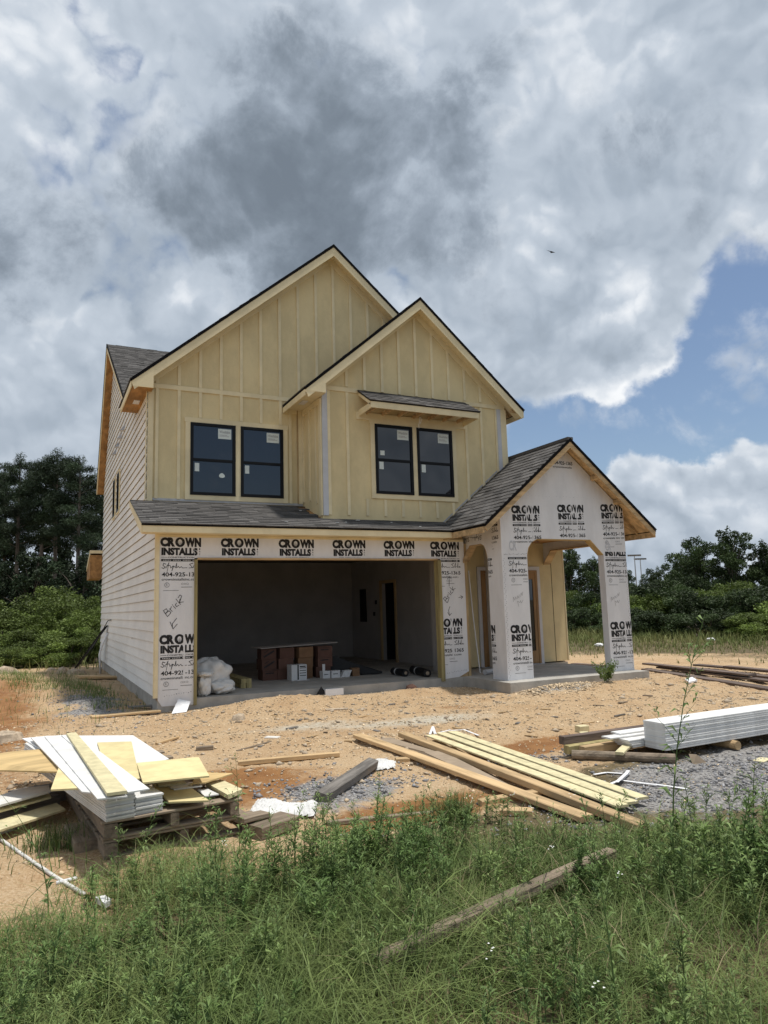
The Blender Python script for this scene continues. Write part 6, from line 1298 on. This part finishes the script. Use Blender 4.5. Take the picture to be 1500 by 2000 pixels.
# right side
for i, (px, ds, top, lb) in enumerate([(1435, 50, 1030, 'tall dark conifer shaped tree rising over the right hedge'), (1375, 52, 1045, 'rounded broad tree beside the dark conifer shaped tree'), (1500, 50, 1052, 'dark tree at the outer end of the right tree line'), (1340, 56, 1075, 'thin crowned tree between the poles and the rounded tree'), (1290, 60, 1105, 'sparse small tree near the two tall light poles'), (1222, 55, 1110, 'dark tree just past the right porch post'), (1115, 48, 1065, 'dark tree seen through the porch opening'), (1165, 52, 1085, 'smaller dark tree seen beside the right porch post'), (1555, 48, 1060, 'dark tree closing the far right tree line'), (1080, 50, 1075, 'dark tree behind the entry wall of the porch')]):
    x, y = far_at(px, ds); h = height_for(top, px, ds); k = i % 3
    plant('tree', 'broad%d' % k, lambda k=k: broad(100+k, 6.0, (3.6, 4.6, 4.0)[k], .075, 22000, .12), x, y, h/6.0, i*1.7, lb, 'tree', 'tree_leaf', 'trees beyond the right field')
HB = [(1100, 40, 1130, 4.2), (1150, 39, 1145, 4.0), (1200, 41, 1130, 4.4), (1250, 38, 1140, 4.6), (1300, 39, 1120, 4.6), (1350, 37, 1140, 4.4), (1400, 38, 1128, 4.6), (1450, 36, 1140, 4.6), (1500, 37, 1130, 4.6), (1550, 36, 1130, 4.6), (1275, 34, 1185, 3.6), (1380, 33, 1180, 3.6), (1480, 32, 1182, 3.6), (1130, 36, 1180, 3.4), (1600, 35, 1140, 4.6), (1430, 42, 1110, 4.6), (1330, 43, 1105, 4.6), (1215, 35.5, 1178, 3.4)]
WH = ['seen through the porch opening', 'seen just inside the right porch post', 'right behind the right porch post', 'just past the right porch post', 'below the two light poles', 'below the rounded broad tree', 'left of the conifer shaped tree', 'right below the conifer shaped tree', 'at the outer end of the hedge', 'past the outer end of the hedge', 'low in front of the hedge below the poles', 'low in front of the hedge below the rounded tree', 'low in front of the outer hedge', 'low behind the porch slab', 'closing the far outer hedge', 'high behind the hedge at the conifer shaped tree', 'high behind the hedge below the thin crowned tree', 'low beside the right porch post']
for i, (px, ds, top, w) in enumerate(HB):
    x, y = far_at(px, ds); h = height_for(top, px, ds)+.2; k = i % 3
    plant('bush', 'hedge%d' % k, lambda k=k: bush(120+k, 4.0, 3.0, .06, 26000), x, y, w/4.0, i*1.2, 'dark green bush ' + WH[i], 'bush', 'tree_leaf' if i % 4 else 'bush_leaf', 'hedge of bushes beyond the field', sz=h/3.0)
def light_pole(px, top, ds, label):
    x, y = far_at(px, ds); h = height_for(top, px, ds); z0 = float(gz(x, y)); e = empty('light_pole', (x, y, z0), label=label, cat='light pole')
    MB().tube([(x, y, z0), (x, y, h)], [.24, .13], 8).build('pole', 'metal', e)
    r_ = AR[:2]/np.linalg.norm(AR[:2]); b = MB()
    for k in range(-3, 4): b.box((x+r_[0]*k*.6-.2, y+r_[1]*k*.6-.2, h-.05), (x+r_[0]*k*.6+.2, y+r_[1]*k*.6+.2, h+.35))
    b.build('lamp_head', 'grey_wood', e); MB().tube([(x-r_[0]*2.1, y-r_[1]*2.1, h-.1), (x+r_[0]*2.1, y+r_[1]*2.1, h-.1)], .1, 6).build('cross_arm', 'metal', e)
light_pole(1246, 1085, 230, 'tall stadium light pole, the nearer taller of two beyond the trees'); light_pole(1257, 1092, 250, 'tall stadium light pole, slightly lower of two beyond the trees')
# litter in the field
for px, py, lb in ((1170, 1263, 'white plastic bag lying in the field seen through the porch'), (1388, 1252, 'white litter lying in the field grass beyond the dark planks')):
    p = P(px, py); pillow('litter', (p[0], p[1], p[2]+.05), (.17, .13, .075), 'white_plastic', lb, 'litter', int(px))
# bird
d = ray(1076, 491); d = d/np.linalg.norm(d); q = C+d*70; r_, u_ = AR, AU
MB().add([q-r_*.42+u_*.12, q-r_*.05+u_*.03, q-r_*.02-u_*.06, q+r_*.05+u_*.02, q+r_*.40-u_*.10, q+r_*.02-u_*.08+AF*.2, q+AF*.25+u_*.03], [(0, 2, 1), (3, 5, 4), (1, 2, 5, 3), (1, 3, 6), (2, 6, 5)]).build('bird', 'bird', None, label='small dark bird flying under the grey clouds', cat='bird')
